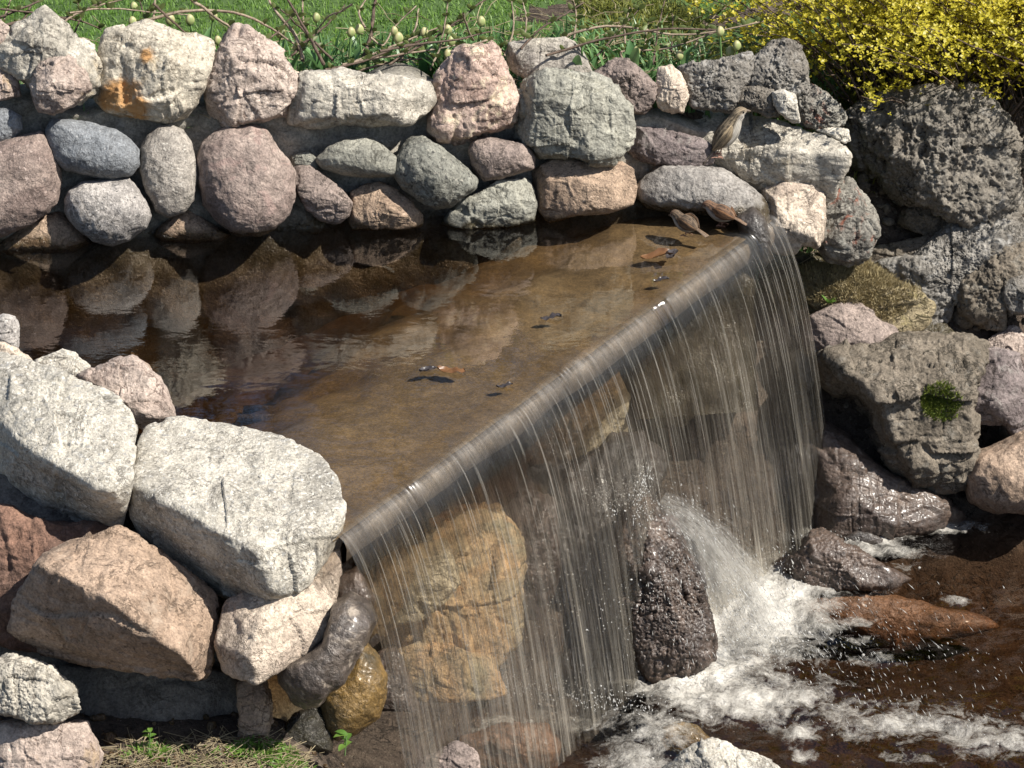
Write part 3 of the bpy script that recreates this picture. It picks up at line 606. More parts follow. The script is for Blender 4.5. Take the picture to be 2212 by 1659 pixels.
rk('rock', 'moss grown tawny boulder beside the waterfall', 'H', [(345,500),(398,418),(520,396),(622,385),(662,352),(742,366),(852,438),(942,468),(1062,528),(1104,592),(1062,655),(984,728),(900,730),(760,640),(690,600),(500,665),(425,670),(375,590)], 'mossy', 'ang', seed=60, bulge=.75, amp=1.2, plane=('bank', .02), cat='boulder')
rk('stone_block', 'angular brownish pink block in front of the mossy boulder', 'H', [(474,670),(560,626),(680,588),(722,580),(764,618),(832,678),(914,718),(920,772),(882,838),(860,850),(760,860),(660,860),(560,905),(530,870),(468,800)], 'brownpink', seed=61, bulge=.7, n=3.2, amp=.75, plane=('bank', .06))
rk('rock', 'small grey stone beside the waterfall below the brownish block', 'H', [(380,860),(450,818),(505,818),(540,870),(556,930),(506,965),(470,1030),(425,1000)], 'greybeige', seed=62, bulge=.6)
rk('rock', 'flat pale stones' if False else 'pale flat stone lying behind the dark overhanging slab', 'H', [(915,782),(1000,728),(1110,686),(1205,698),(1275,768),(1330,810),(1150,820),(1010,815)], 'greengrey', seed=63, bulge=.5, plane=('bank', -.02))
rk('rock', 'pale pink stone at the right edge above the purple grey block', 'H', [(1405,810),(1480,778),(1530,738),(1570,712),(1615,718),(1645,780),(1670,890),(1540,895),(1400,865)], 'pink', seed=64, bulge=.6, plane=('bank', -.01))
rk('stone_slab', 'big dark stratified slab overhanging the wet boulder by the stream', 'H', [(548,930),(600,896),(705,856),(860,838),(960,798),(1150,803),(1285,800),(1395,835),(1376,960),(1316,1010),(1306,1180),(1298,1260),(1360,1420),(1300,1490),(1150,1530),(1000,1510),(945,1435),(865,1265),(835,1165),(765,1075),(660,1045),(560,985)], 'tufabrown', 'ang', seed=65, bulge=.9, sub=7, amp=1.4, plane=('bank', .05), facets=[(-.1,.75,.65,.70),(-.8,-.5,.3,.70),(.1,-.7,.65,.8)])
rk('stone_block', 'purple grey jagged block at the right edge beside the moss tuft', 'H', [(1385,880),(1500,866),(1605,886),(1630,990),(1615,1100),(1660,1150),(1640,1290),(1600,1290),(1550,1215),(1400,1215),(1315,1165),(1338,1080),(1365,990)], 'purple', seed=66, bulge=.7, plane=('bank', .07))
rk('rock', 'grey rock cut by the right edge beside the purple grey block', 'H', [(1610,890),(1740,890),(1740,1290),(1650,1300),(1625,1100)], 'brownpink', seed=67, bulge=.6, plane=('bank', .04))
rk('boulder', 'rounded brown granite boulder at the right edge above the stream', 'H', [(1375,1430),(1500,1370),(1655,1288),(1760,1280),(1780,1710),(1500,1700),(1380,1640),(1335,1525)], 'wetbrown' if False else 'brownlime', 'cob', seed=68, bulge=.8, plane=('bank', .05), cat='boulder', amp=1.4)
rk('boulder', 'wet shiny brown boulder sloping into the stream right of the waterfall', 'H', [(480,1270),(560,1262),(680,1330),(765,1415),(905,1525),(1085,1600),(1205,1660),(1300,1740),(900,1850),(500,1850),(470,1500)], 'wetbrown', 'ang', seed=69, bulge=.7, plane=('bank', .0), cat='boulder', n=2.3, amp=.8, sub=7)
# ---- rocks in the stream
rk('rock', 'wet brown rock with a pointed top standing in the foaming stream', 'G', [(905,510),(920,465),(970,425),(1002,368),(1052,320),(1092,312),(1165,338),(1195,380),(1265,400),(1345,450),(1440,520),(1580,575),(1440,620),(1250,640),(1100,650),(990,640),(935,580)], 'wetbrown', 'tufa', plane=-.67, seed=70, bulge=.9, pits=.6)
rk('rock', 'small dark wet stone behind the pointed rock in the stream', 'G', [(1220,345),(1290,308),(1362,318),(1430,355),(1420,385),(1250,385)], 'wetdark', 'cob', plane=-.68, seed=71)
rk('rock', 'orange brown granite rock just under the surface of the stream', 'G', [(985,745),(1060,685),(1160,662),(1300,668),(1500,690),(1700,735),(1950,785),(2010,840),(1800,890),(1650,930),(1500,960),(1380,905),(1250,850),(1080,830)], 'redgranite', 'cob', plane=-.768, seed=72, bulge=.55, grow=1.15, amp=1.3)
rk('rock', 'yellowish rock under the foam at the front of the stream', 'G', [(180,1470),(210,1400),(300,1368),(400,1390),(470,1460),(440,1530),(300,1560),(200,1540)], 'wetyellow', 'cob', plane=-.715, seed=73, bulge=.7)
rk('rock', 'rough white stone at the bottom edge in front of the stream', 'G', [(215,1640),(300,1568),(400,1500),(480,1474),(542,1485),(595,1528),(700,1548),(785,1588),(850,1640),(850,1800),(215,1800)], 'slabwhite', plane=-.50, seed=74, bulge=.7, amp=1.2)
rk('rock', 'small pinkish grey stone at the bottom edge under the waterfall', 'F', [(485,1640),(540,1598),(620,1556),(680,1526),(724,1536),(785,1588),(806,1640),(800,1740),(490,1740)], 'brownpink', plane=-.52, seed=75, bulge=.6)
# ---- stones under and behind the falling water
rk('boulder', 'large dark flat topped boulder the falling water strikes', 'F', [(1290,90),(1420,-10),(1560,-50),(1700,-40),(1800,40),(1760,200),(1720,420),(1740,700),(1770,1000),(1760,1200),(1500,1400),(1200,1450),(1000,1420),(930,1200),(960,900),(1050,600),(1180,320)], 'wetdark', plane=('fall', .20), seed=80, bulge=.55, n=3.2, amp=1.1, facets=[(0,.75,.65,.80)], cat='boulder', sub=7)
rk('rock', 'tan and greenish stone glowing through the left side of the waterfall', 'F', [(230,660),(430,540),(640,400),(780,330),(900,390),(975,560),(965,720),(970,950),(890,1090),(560,1150),(420,1060),(350,900)], 'wettan', plane=('fall', .12), seed=81, bulge=.30, n=5, amp=1.5, grow=1.12, sub=6)
rk('boulder', 'wet knobbly brown boulder with water spilling off its right side', 'F', [(1560,330),(1640,280),(1690,262),(1765,325),(1838,440),(1868,560),(1938,640),(1980,830),(2010,960),(1998,1095),(1935,1190),(1845,1270),(1775,1260),(1690,1180),(1600,1000),(1540,760),(1530,560),(1535,420)], 'wetbrown', plane='out', seed=82, bulge=.9, amp=1.1, cat='boulder', pits=.2, sub=7)
rk('rock', 'wet brown stone behind the right half of the waterfall', 'X', [(1480,960),(1560,930),(1660,930),(1710,980),(1720,1060),(1690,1130),(1600,1140),(1500,1090)], 'wetyellow', plane='fall', seed=83, bulge=.4)
rk('rock', 'dark wet stone low behind the far right of the waterfall', 'X', [(1690,1000),(1740,960),(1790,990),(1800,1100),(1790,1180),(1720,1180),(1680,1100)], 'wetdark', plane=('fall', .03), seed=84, bulge=.5)
rk('rock', 'rust coloured flat stone under the bottom edge of the waterfall', 'F', [(700,1500),(900,1440),(1150,1450),(1220,1530),(1200,1700),(900,1750),(700,1700)], 'redgranite', plane=-.70, seed=85, bulge=.5)
rk('rock', 'dark ledge stone across the lower left of the waterfall', 'F', [(520,1200),(700,1130),(930,1150),(1000,1300),(960,1450),(700,1480),(540,1400)], 'wetdark', plane=('fall', .04), seed=86, bulge=.45)

for i, (lb, pts, mt, off) in enumerate([
  ('greenish stone under the near end of the lip behind the waterfall', [(770,1260),(850,1195),(960,1165),(990,1260),(910,1340),(800,1350)], 'wetolive', .12),
  ('tan stone at the lower left behind the waterfall', [(820,1420),(920,1385),(1060,1420),(1090,1500),(960,1530),(850,1510)], 'wettan', .16),
  ('brownish tan stone behind the waterfall between the ochre one and the dark boulder', [(1060,1130),(1130,1060),(1200,1080),(1210,1220),(1170,1360),(1090,1370)], 'wetbrown', .12),
  ('olive stone under the lip behind the middle of the waterfall', [(1070,1000),(1110,900),(1230,840),(1330,800),(1360,860),(1330,950),(1220,1000)], 'wetolive', .0),
  ('pale olive stone behind the upper right of the waterfall', [(1350,800),(1450,720),(1560,650),(1600,700),(1590,820),(1480,910),(1380,920)], 'wetolive', .0),
  ('tall olive stone behind the far right end of the waterfall', [(1590,640),(1640,590),(1690,620),(1725,760),(1705,880),(1620,900),(1592,780)], 'wetolive', .02),
  ('brown stone behind the waterfall right of the dark flat topped boulder', [(1440,910),(1560,880),(1650,890),(1650,970),(1540,990),(1450,980)], 'wetbrown', .02),
  ('small dark stone under the near end of the weir lip', [(790,1230),(860,1180),(960,1130),(990,1170),(930,1230),(840,1290)], 'wetdark', .02),
  ('dark stone at the bottom behind the left half of the waterfall', [(900,1560),(1000,1500),(1150,1490),(1250,1520),(1240,1600),(1100,1640),(930,1630)], 'wetdark', .10),
  ('dark stone at the base behind the right half of the waterfall', [(1530,1130),(1600,1090),(1690,1110),(1700,1190),(1620,1230),(1540,1210)], 'wetdark', .06)]):
    rk('rock', lb, 'X', pts, mt, plane=('fall', off), seed=120 + i, bulge=.45, amp=.8)

# ================================================================ left foreground masonry: thing with stones as parts
mas = empty('retaining_wall', tuple(MA), 'mortared foreground wall of big rough blocks capped by two pale slabs', 'wall')
def ms(name, label, crop, pts, mat, kind='ang', plane='mas', **k): return rock(name, label, crop, pts, plane, M[mat], kind, parent=mas, **k)
slab2 = [(300,916,.065),(370,897,.065),(450,919,.06),(509,923,.06),(600,945,.055),(666,978,.05),(705,1014,.045),(749,1071,.035),(753,1112,.03),
         (289,1047,.05),(311,1051,.05),(366,1088,.04),(421,1121,.03),(476,1150,.02),(524,1172,.01),(560,1194,.0),(586,1278,-.075),
         (593,1292,-.11),(560,1294,-.13),(513,1269,-.125),(439,1238,-.115),(348,1195,-.11),(291,1148,-.07),(271,1116,-.035),
         (748,1136,.005),(729,1176,-.03),(690,1242,-.07),(622,1284,-.09)]
slab1 = [(-60,740,.17),(48,762,.165),(92,791,.16),(154,813,.155),(205,824,.15),(249,842,.14),(291,892,.12),(302,916,.115),
         (-50,870,.10),(4,896,.09),(29,949,.085),(92,989,.08),(146,1014,.075),(205,1022,.075),(238,1066,.065),(280,1042,.07),
         (271,1121,-.03),(256,1125,-.04),(205,1110,-.045),(139,1088,-.035),(66,1059,-.025),(15,1022,-.02),(-40,1000,-.02)]
ms('cap_slab', 'right one of the two pale cap slabs, pointing at the waterfall', 'X', slab2, 'slabwhite', hull='z', seed=90, sub=7, amp=.55, thick=.5, sharp=30)
ms('cap_slab', 'left one of the two pale cap slabs, stepping higher', 'X', slab1, 'slabwhite', hull='z', seed=91, sub=7, amp=.6, thick=.5, sharp=30)
ms('cap_stone', 'pinkish grey stone leaning behind the joint of the cap slabs', 'D', [(455,525),(560,480),(680,428),(782,406),(854,458),(914,518),(964,590),(994,660),(1014,775),(880,840),(780,770),(690,640),(580,580)], 'pink', plane=.08, seed=92, bulge=.6)
ms('cap_stone', 'small grey white stone at the pool edge behind the left slab', 'D', [(200,430),(300,398),(370,368),(452,398),(524,460),(520,560),(380,560),(240,520)], 'slabwhite', plane=.09, seed=93, bulge=.6)
ms('cap_stone', 'rounded pale stone at the pool edge cut by the left picture edge', 'D', [(-100,180),(20,163),(80,178),(108,230),(103,330),(93,390),(20,420),(-100,420)], 'greygran', plane=.12, seed=94, bulge=.7)
ms('cap_stone', 'pale pink stone under the rounded stone at the left edge', 'D', [(-80,330),(20,325),(70,350),(150,400),(240,480),(100,520),(-80,480)], 'cream', plane=.12, seed=95, bulge=.6)
ms('facing_stone', 'tan brown block with a lit upper face below the cap slabs', 'X',
   [(253,1138,-.03),(278,1162,-.02),(322,1206,-.02),(388,1250,-.02),(421,1257,-.03),(450,1298,-.03),(460,1336,-.03),(449,1417,-.01),(425,1459,.0),
    (97,1205,.0),(128,1188,-.02),(176,1192,-.02),(205,1166,-.03),(103,1221,.08),(183,1254,.12),(238,1283,.13),(286,1294,.13),(330,1346,.13),(388,1393,.12),(416,1434,.06),
    (403,1452,-.0),(348,1445,-.04),(275,1445,-.05),(198,1437,-.05),(128,1419,-.05),(73,1401,-.04),(20,1365,-.03),(37,1300,.0)], 'brownlime', hull='w', plane=('mas', .02), seed=96, sub=7, amp=.8, thick=.8)
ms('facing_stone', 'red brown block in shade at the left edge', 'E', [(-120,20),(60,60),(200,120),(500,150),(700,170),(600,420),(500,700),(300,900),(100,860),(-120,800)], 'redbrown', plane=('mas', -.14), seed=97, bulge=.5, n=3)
ms('facing_stone', 'bright white and pink block under the right cap slab', 'X',
   [(727,1190,-.05),(731,1219,-.05),(721,1252,-.04),(717,1307,-.04),(710,1344,-.04),(692,1380,-.03),(652,1417,-.02),(604,1446,.0),(562,1470,.03),(527,1465,.02),(483,1446,-.01),(470,1417,-.02),
    (470,1384,.01),(480,1344,.0),(487,1307,-.02),(549,1263,-.04),(622,1245,-.05),(565,1340,.05),(550,1420,.055),(500,1400,.03)], 'cream', hull='w', plane=('mas', .05), seed=98, amp=.6, thick=1.2)
ms('facing_stone', 'rough white knobbly stone at the lower left', 'E', [(-100,950),(60,938),(160,948),(282,988),(354,1058),(434,1120),(446,1200),(446,1252),(330,1300),(200,1310),(100,1260),(-100,1230)], 'white', 'tufa', plane=('mas', .09), seed=99, bulge=.7, pits=.35, amp=1.1)
ms('facing_stone', 'pink block in the bottom left corner', 'E', [(-100,1330),(100,1308),(300,1318),(505,1316),(535,1400),(598,1505),(560,1600),(400,1680),(-100,1680)], 'pink', plane=('mas', .10), seed=100, bulge=.6, n=3.4, amp=.8)
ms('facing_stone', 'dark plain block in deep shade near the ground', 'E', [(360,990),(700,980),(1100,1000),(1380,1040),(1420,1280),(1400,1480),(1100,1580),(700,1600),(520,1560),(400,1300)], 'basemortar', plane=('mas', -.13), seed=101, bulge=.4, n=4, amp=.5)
ms('facing_stone', 'brown upright wet stone at the corner by the waterfall', 'E', [(1400,1085),(1480,1060),(1565,1058),(1600,1200),(1596,1300),(1560,1450),(1400,1470),(1415,1280)], 'brownlime', plane=('mas', -.04), seed=102, bulge=.6)
mb_pts = [(-1.7, -.02), (.22, -.02)]
V = []
for u in np.linspace(-.75, .42, 60):
    for k, (oo, zz) in enumerate([(.22, -.60), (.22, -.12), (.32, -.03), (.50, -.02), (.50, -.60)]): V.append(MA + MT * u + MNB * oo + np.array([0, 0, zz + .42]))
V = np.array(V); V += .03 * np.stack([fbm(V * 6 + 7 * k, 3) for k in range(3)], 1)
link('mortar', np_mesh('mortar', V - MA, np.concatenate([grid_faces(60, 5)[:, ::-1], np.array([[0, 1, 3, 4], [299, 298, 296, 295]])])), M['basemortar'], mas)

# loose wet stones below the near end of the weir
rk('boulder', 'dark wet boulder with wavy pale stripes beside the waterfall', 'E', [(1650,985),(1780,918),(1905,825),(1960,620),(2060,550),(2165,612),(2216,700),(2154,855),(2084,965),(2014,1085),(1944,1135),(1884,1215),(1800,1228),(1715,1170),(1655,1070)], 'striped', 'cob', plane=-.24, seed=110, bulge=.8, cat='boulder', amp=1.3)
rk('boulder', 'glossy ochre boulder below the striped one', 'F', [(-10,1230),(60,1140),(110,1105),(205,1010),(276,1085),(318,1180),(318,1265),(276,1390),(155,1480),(60,1515),(0,1455),(-30,1320)], 'wetyellow', 'cob', plane=-.40, seed=111, bulge=.8, cat='boulder', amp=1.2)
rk('rock', 'small dark grey wet stone below the striped boulder', 'E', [(1590,1420),(1740,1262),(1862,1204),(1926,1290),(1958,1380),(1958,1480),(1600,1500)], 'bluegran', 'cob', plane=-.46, seed=112, bulge=.7)
rk('rock', 'dark stone wedged at the left root of the waterfall', 'X', [(720,1250),(770,1225),(810,1290),(800,1340),(760,1360),(725,1330)], 'wetbrown', 'cob', plane=-.2, seed=113)
rk('rock', 'brown wet stone between the ochre boulder and the falling water', 'X', [(800,1420),(850,1395),(880,1450),(905,1540),(890,1600),(840,1600),(800,1540)], 'wetbrown', plane=('fall', .06), seed=114)

# ================================================================ falling water
def fall_z(o): return np.where(o > 0, -19.0 * o * o, 0.0) + .003
def uvnoise(t, su_, sv_, scale, detail=3, rough=.55):
    u = t.n('UVMap'); mp = t.n('Mapping'); mp.inputs['Scale'].default_value = (su_, sv_, 1); t.l(u.outputs[0], mp.inputs['Vector'])
    return t.noise(mp.outputs[0], scale, detail, rough)
def fall_mat(name, strand=False):
    t = NT(name); u = t.n('UVMap'); sp = t.n('SeparateXYZ'); t.l(u.outputs[0], sp.inputs[0]); s = sp.outputs[1]
    a = uvnoise(t, 1, .016, 75, 4, .62); b = uvnoise(t, 1, .020, 230, 3, .6); c = uvnoise(t, 1, .08, 13, 3)
    spot = t.maprange(uvnoise(t, 1, .4, 7, 3), .55, .64)
    h = t.math('ADD', t.math('MULTIPLY', a, .7), t.math('MULTIPLY', b, .35))
    h = t.math('ADD', h, t.math('MULTIPLY', c, 1.1)); h = t.math('MULTIPLY', h, t.maprange(s, .06, .26, .18, 1)); nb = t.bump(h, .95, .02)
    fr = t.math('MULTIPLY', t.math('MULTIPLY', t.fresnel(1.75, nb), t.maprange(s, .10, .2, .20, 1)), t.maprange(s, .005, .05))
    gl = t.n('BsdfGlossy'); band = t.maprange(s, .10, .17, 1, 0)
    t.l(t.math('ADD', .08, t.math('MULTIPLY', band, t.math('SUBTRACT', .50, t.math('MULTIPLY', spot, .46)))), gl.inputs['Roughness']); t.l(nb, gl.inputs['Normal'])
    tr = t.n('BsdfTransparent'); tr.inputs[0].default_value = (.97, .95, .91, 1)
    rf = t.n('BsdfRefraction'); rf.inputs['IOR'].default_value = 1.25; rf.inputs['Roughness'].default_value = .02; t.l(nb, rf.inputs['Normal'])
    m0 = t.n('MixShader'); t.l(t.maprange(s, .045, .11, 0, .22), m0.inputs[0]); t.l(tr.outputs[0], m0.inputs[1]); t.l(rf.outputs[0], m0.inputs[2])
    m1 = t.n('MixShader'); t.l(t.math('ADD', t.math('MULTIPLY', fr, 1.15), t.math('MULTIPLY', t.math('MULTIPLY', t.maprange(s, .04, .075), t.math('MULTIPLY', t.maprange(s, .09, .22, .06, .0), t.math('ADD', .6, spot))), t.maprange(c, .3, .7, .5, 1.3)), True), m1.inputs[0]); t.l(m0.outputs[0], m1.inputs[1]); t.l(gl.outputs[0], m1.inputs[2])
    df = t.n('BsdfDiffuse'); df.inputs[0].default_value = (.62, .57, .48, 1); tl = t.n('BsdfTranslucent'); tl.inputs[0].default_value = (.62, .57, .48, 1)
    w = t.n('MixShader'); w.inputs[0].default_value = .45; t.l(df.outputs[0], w.inputs[1]); t.l(tl.outputs[0], w.inputs[2])
    st = t.math('ADD', .06, t.math('ADD', t.math('MULTIPLY', t.maprange(a, .47, .70), .46), t.math('MULTIPLY', t.maprange(b, .49, .70), .42)))
    st = t.math('MULTIPLY', st, t.math('ADD', t.maprange(s, .02, .08, 0, .04), t.math('MULTIPLY', t.maprange(s, .17, .70), .58)))
    st = t.math('MULTIPLY', st, t.maprange(c, .33, .66, .25, 1.5), True)
    m2 = t.n('MixShader'); t.l(st, m2.inputs[0]); t.l(m1.outputs[0], m2.inputs[1]); t.l(w.outputs[0], m2.inputs[2])
    t.l(m2.outputs[0], t.out.inputs[0]); return t.m
FALLM = fall_mat('falling water')
nu, nv = 620, 90
us = np.linspace(-.01, ELEN + .015, nu)
os_ = np.concatenate([np.linspace(-.05, 0, 6)[:-1], .193 * np.linspace(0, 1, nv - 5) ** .85])
U, O = np.meshgrid(us, os_, indexing='ij'); Z = fall_z(O)
S = np.concatenate([[0], np.cumsum(np.hypot(np.diff(os_), np.diff(fall_z(os_))))]); SS = np.broadcast_to(S, U.shape)
q = np.stack([U * 70, SS * .6, U * 0], -1).reshape(-1, 3); q2 = np.stack([U * 19, SS * .8, U * 0 + 4], -1).reshape(-1, 3); q3 = np.stack([U * 200, SS * .5, U * 0 + 8], -1).reshape(-1, 3)
gr = np.clip(SS.ravel() / .06, 0, 1)
rid = (.0028 * perlin(q) + .006 * perlin(q2) + .0012 * perlin(q3)) * gr * (.6 + SS.ravel())
Uc = U + .012 * SS * np.clip(U / ELEN, 0, 1)
P = WEIR_L + Uc.reshape(-1, 1) * ET + (O.reshape(-1, 1) + wob(U).reshape(-1, 1) + rid[:, None] * 1.6) * EN; P[:, 2] = Z.ravel() + .002 * perlin(q2) * gr
wf = link('waterfall', np_mesh('waterfall', P, grid_faces(nu, nv), uv=np.stack([U.ravel(), SS.ravel()], 1)), FALLM)
wf['kind'] = 'structure'

rng = np.random.RandomState(5)
def tubes(paths, radii, sides=3):
    """paths (n,k,3), radii (n,k) -> one mesh"""
    n, k, _ = paths.shape; T = np.gradient(paths, axis=1); T /= np.linalg.norm(T, axis=2)[..., None] + 1e-9
    ref = np.where(np.abs(T[..., 2:3]) > .9, np.array([1., 0, 0]), np.array([0, 0, 1.])); A = np.cross(T, ref); A /= np.linalg.norm(A, axis=2)[..., None] + 1e-9
    B = np.cross(T, A); ang = np.arange(sides) * 2 * math.pi / sides
    V = paths[:, :, None] + radii[:, :, None, None] * (A[:, :, None] * np.cos(ang)[None, None, :, None] + B[:, :, None] * np.sin(ang)[None, None, :, None])
    idx = np.arange(n * k * sides).reshape(n, k, sides); a = idx[:, :-1]; b = idx[:, 1:]
    F = np.stack([a, np.roll(a, -1, 2), np.roll(b, -1, 2), b], -1).reshape(-1, 4)
    return V.reshape(-1, 3), F
def glass_mat(name, white, alpha, rough=.08):
    t = NT(name); b = t.n('BsdfPrincipled'); b.inputs['Base Color'].default_value = (*white, 1); b.inputs['Roughness'].default_value = rough
    b.inputs['Specular IOR Level'].default_value = .8
    tr = t.n('BsdfTransparent'); m = t.n('MixShader'); m.inputs[0].default_value = alpha; t.l(tr.outputs[0], m.inputs[1]); t.l(b.outputs[0], m.inputs[2]); t.l(m.outputs[0], t.out.inputs[0]); return t.m
n, k = 190, 16
u0 = rng.rand(n) * ELEN; cl = perlin(np.stack([u0 * 9, u0 * 0, u0 * 0], 1)); keep = cl + rng.rand(n) * .9 > .1; u0 = u0[keep]; n = len(u0)
s0 = rng.uniform(0.0, .45, n) ** 1.3; s1 = np.minimum(s0 + rng.uniform(.08, .5, n), 1.0)
tt = s0[:, None] + (s1 - s0)[:, None] * np.linspace(0, 1, k)[None]
oo = .19 * tt ** .62; uu = u0[:, None] + .008 * tt
pth = WEIR_L + uu[..., None] * ET + (oo + wob(u0)[:, None] + .004 + rng.uniform(0, .006, (n, 1)))[..., None] * EN; pth[..., 2] = fall_z(oo) + .003
rad = (rng.uniform(.0004, .0011, n)[:, None]) * np.sin(np.linspace(.15, math.pi - .1, k))[None] + .0001
V, F = tubes(pth, rad)
o = link('water_strands', np_mesh('water_strands', V, F), glass_mat('strand water', (.58, .54, .47), .18)); tag(o, 'thin bright strands of falling water', None, None, 'stuff')

# ================================================================ stream below
foam_spots = [(1620,1310,190,115,1.1),(1500,1440,170,110,1.05),(1750,1255,120,50,.75),(1850,1163,130,22,1.0),(2000,1138,170,16,.7),(1900,1192,150,24,.6),
  (1600,1510,270,60,.8),(1900,1558,320,45,.62),(2120,1590,160,55,.62),(1730,1585,45,30,.8),(1420,1590,110,60,.62),(1300,1550,140,50,.45),(1380,1650,140,45,.62),
  (1150,1570,320,35,.6),(1890,1425,60,16,.6),(2060,1300,40,14,.7),(1740,1635,45,16,.75),(1810,1345,130,16,.5),(1950,1230,60,12,.55),(1860,1385,50,12,.6),(1660,1400,180,80,.6),(2000,1640,200,30,.4),(1700,1470,200,26,.5)]
xs = np.arange(-.42, 1.75, .009); ys = np.arange(-1.25, .92, .009)
X, Y = np.meshgrid(xs, ys, indexing='ij'); Pq = np.stack([X.ravel(), Y.ravel(), np.full(X.size, 0.0)], 1)
foam = np.zeros(len(Pq)) + .03
for (fx, fy, rx, ry, w) in foam_spots:
    c = zp(fx, fy, LOW); kx = depth(c) / FPX; ky = kx / math.sin(PITCH)
    foam = np.maximum(foam, w * np.exp(-(((Pq[:, 0] - c[0]) / (rx * kx)) ** 2 + ((Pq[:, 1] - c[1]) / (ry * ky)) ** 2) * .9))
amp = .003 + .018 * np.clip(foam, 0, 1) ** 1.3
Pq[:, 2] = LOW + amp * fbm(np.stack([Pq[:, 0] * 16, Pq[:, 1] * 13, Pq[:, 0] * 0], 1), 4) + amp * .4 * ridged(Pq * np.array([40, 40, 0]), 2) * np.clip(foam * 2, .15, 1)
mound = zp(1400, 1610, LOW); Pq[:, 2] += .035 * np.exp(-(((Pq[:, 0] - mound[0]) / .10) ** 2 + ((Pq[:, 1] - mound[1]) / .14) ** 2))
STREAMM = water_mat('stream water', 22, .16, 5.5, (.55, .38, .20), foam=True, rough=.03, ior=1.55)
n0 = len(Pq); nx, ny = len(xs), len(ys); F = grid_faces(nx, ny)
per = np.concatenate([np.arange(nx) * ny, (nx - 1) * ny + np.arange(1, ny), np.arange(nx - 2, -1, -1) * ny + ny - 1, np.arange(ny - 2, 0, -1)])
low = Pq[per].copy(); low[:, 2] = -1.1; j = np.arange(len(per)); jn = (j + 1) % len(per)
F = np.concatenate([F, np.stack([per[j], n0 + j, n0 + jn, per[jn]], 1)])
Vs = np.concatenate([Pq, low]); me = np_mesh('stream_water', Vs, F, attrs={'foam': np.concatenate([foam, np.zeros(len(per))])})
bm = bmesh.new(); bm.from_mesh(me); bm.verts.ensure_lookup_table(); bm.faces.new([bm.verts[n0 + i] for i in range(len(per))]); bmesh.ops.recalc_face_normals(bm, faces=bm.faces); bm.to_mesh(me); bm.free()
o = link('stream_water', me, STREAMM); o['kind'] = 'structure'

# ---- white water spilling off the boulder
def white_mat(name):
    t = NT(name); u = t.n('UVMap'); sp = t.n('SeparateXYZ'); t.l(u.outputs[0], sp.inputs[0])
    a = uvnoise(t, 1.0, .22, 9, 5, .65); b = uvnoise(t, 1, .35, 42, 4, .7)
    edge = t.math('MULTIPLY', t.maprange(sp.outputs[0], 0, .28), t.maprange(sp.outputs[0], .72, 1, 1, 0))
    edge = t.math('MULTIPLY', edge, t.maprange(sp.outputs[1], .72, 1.0, 1, 0))
    f = t.math('ADD', t.math('MULTIPLY', a, .65), t.math('MULTIPLY', b, .45)); f = t.maprange(t.math('ADD', f, t.math('MULTIPLY', t.math('SUBTRACT', edge, 1.0), .45)), .36, .72)
    f = t.math('MULTIPLY', f, .62, True)
    df = t.n('BsdfDiffuse'); df.inputs[0].default_value = (.68, .66, .61, 1); tl = t.n('BsdfTranslucent'); tl.inputs[0].default_value = (.68, .66, .61, 1)
    t.l(t.bump(t.math('ADD', a, b), .8, .02), df.inputs['Normal'])
    w = t.n('MixShader'); w.inputs[0].default_value = .4; t.l(df.outputs[0], w.inputs[1]); t.l(tl.outputs[0], w.inputs[2])
    tr = t.n('BsdfTransparent'); m = t.n('MixShader'); t.l(f, m.inputs[0]); t.l(tr.outputs[0], m.inputs[1]); t.l(w.outputs[0], m.inputs[2]); t.l(m.outputs[0], t.out.inputs[0]); return t.m
WHITEM = white_mat('white water')
def plume(name, path, off, seed, label):
    """path: (x, y, half width in measure units, height z)"""
    C3 = np.array([zp(p[0], p[1], p[3]) for p in path]); hw = np.array([p[2] for p in path]) * 8 / FPX
    ts = np.linspace(0, len(path) - 1, 70); ii = np.arange(len(path))
    Cs = np.stack([np.interp(ts, ii, C3[:, k]) for k in range(3)], 1)
    for _ in range(3): Cs[1:-1] = (Cs[:-2] + 2 * Cs[1:-1] + Cs[2:]) / 4
    hs = np.interp(ts, ii, hw); T = np.gradient(Cs, axis=0); T /= np.linalg.norm(T, axis=1)[:, None]
    Sd = np.cross(T, -FWD); Sd /= np.linalg.norm(Sd, axis=1)[:, None]; Nn = np.cross(Sd, T)
    w = np.linspace(-1, 1, 40); V = Cs[:, None] + Sd[:, None] * (hs[:, None] * w[None])[..., None] + Nn[:, None] * (hs[:, None] * .55 * (1 - w[None] ** 2) + off)[..., None]
    V = V.reshape(-1, 3); nz = .014 * fbm(V * np.array([18, 18, 8]) + seed, 4); V = V + nz[:, None] * (-FWD)
    uv = np.stack(np.meshgrid(np.linspace(0, 1, 70), np.linspace(0, 1, 40), indexing='ij')[::-1], -1).reshape(-1, 2)
    o = link(name, np_mesh(name, V, grid_faces(70, 40), uv=uv), WHITEM); return tag(o, label, None, None, 'stuff')
plume('white_water', [(1425,1085,40,-.345),(1475,1115,62,-.37),(1535,1175,92,-.43),(1585,1260,122,-.53),(1630,1350,150,-.64),(1665,1400,170,-.70)], .0, 3, 'white water tumbling off the knobbly boulder into the stream')
plume('white_water', [(1440,1100,36,-.345),(1500,1150,66,-.40),(1560,1235,100,-.50),(1605,1330,130,-.61),(1640,1400,150,-.69)], .04, 23, 'white spray in front of the water tumbling off the boulder')

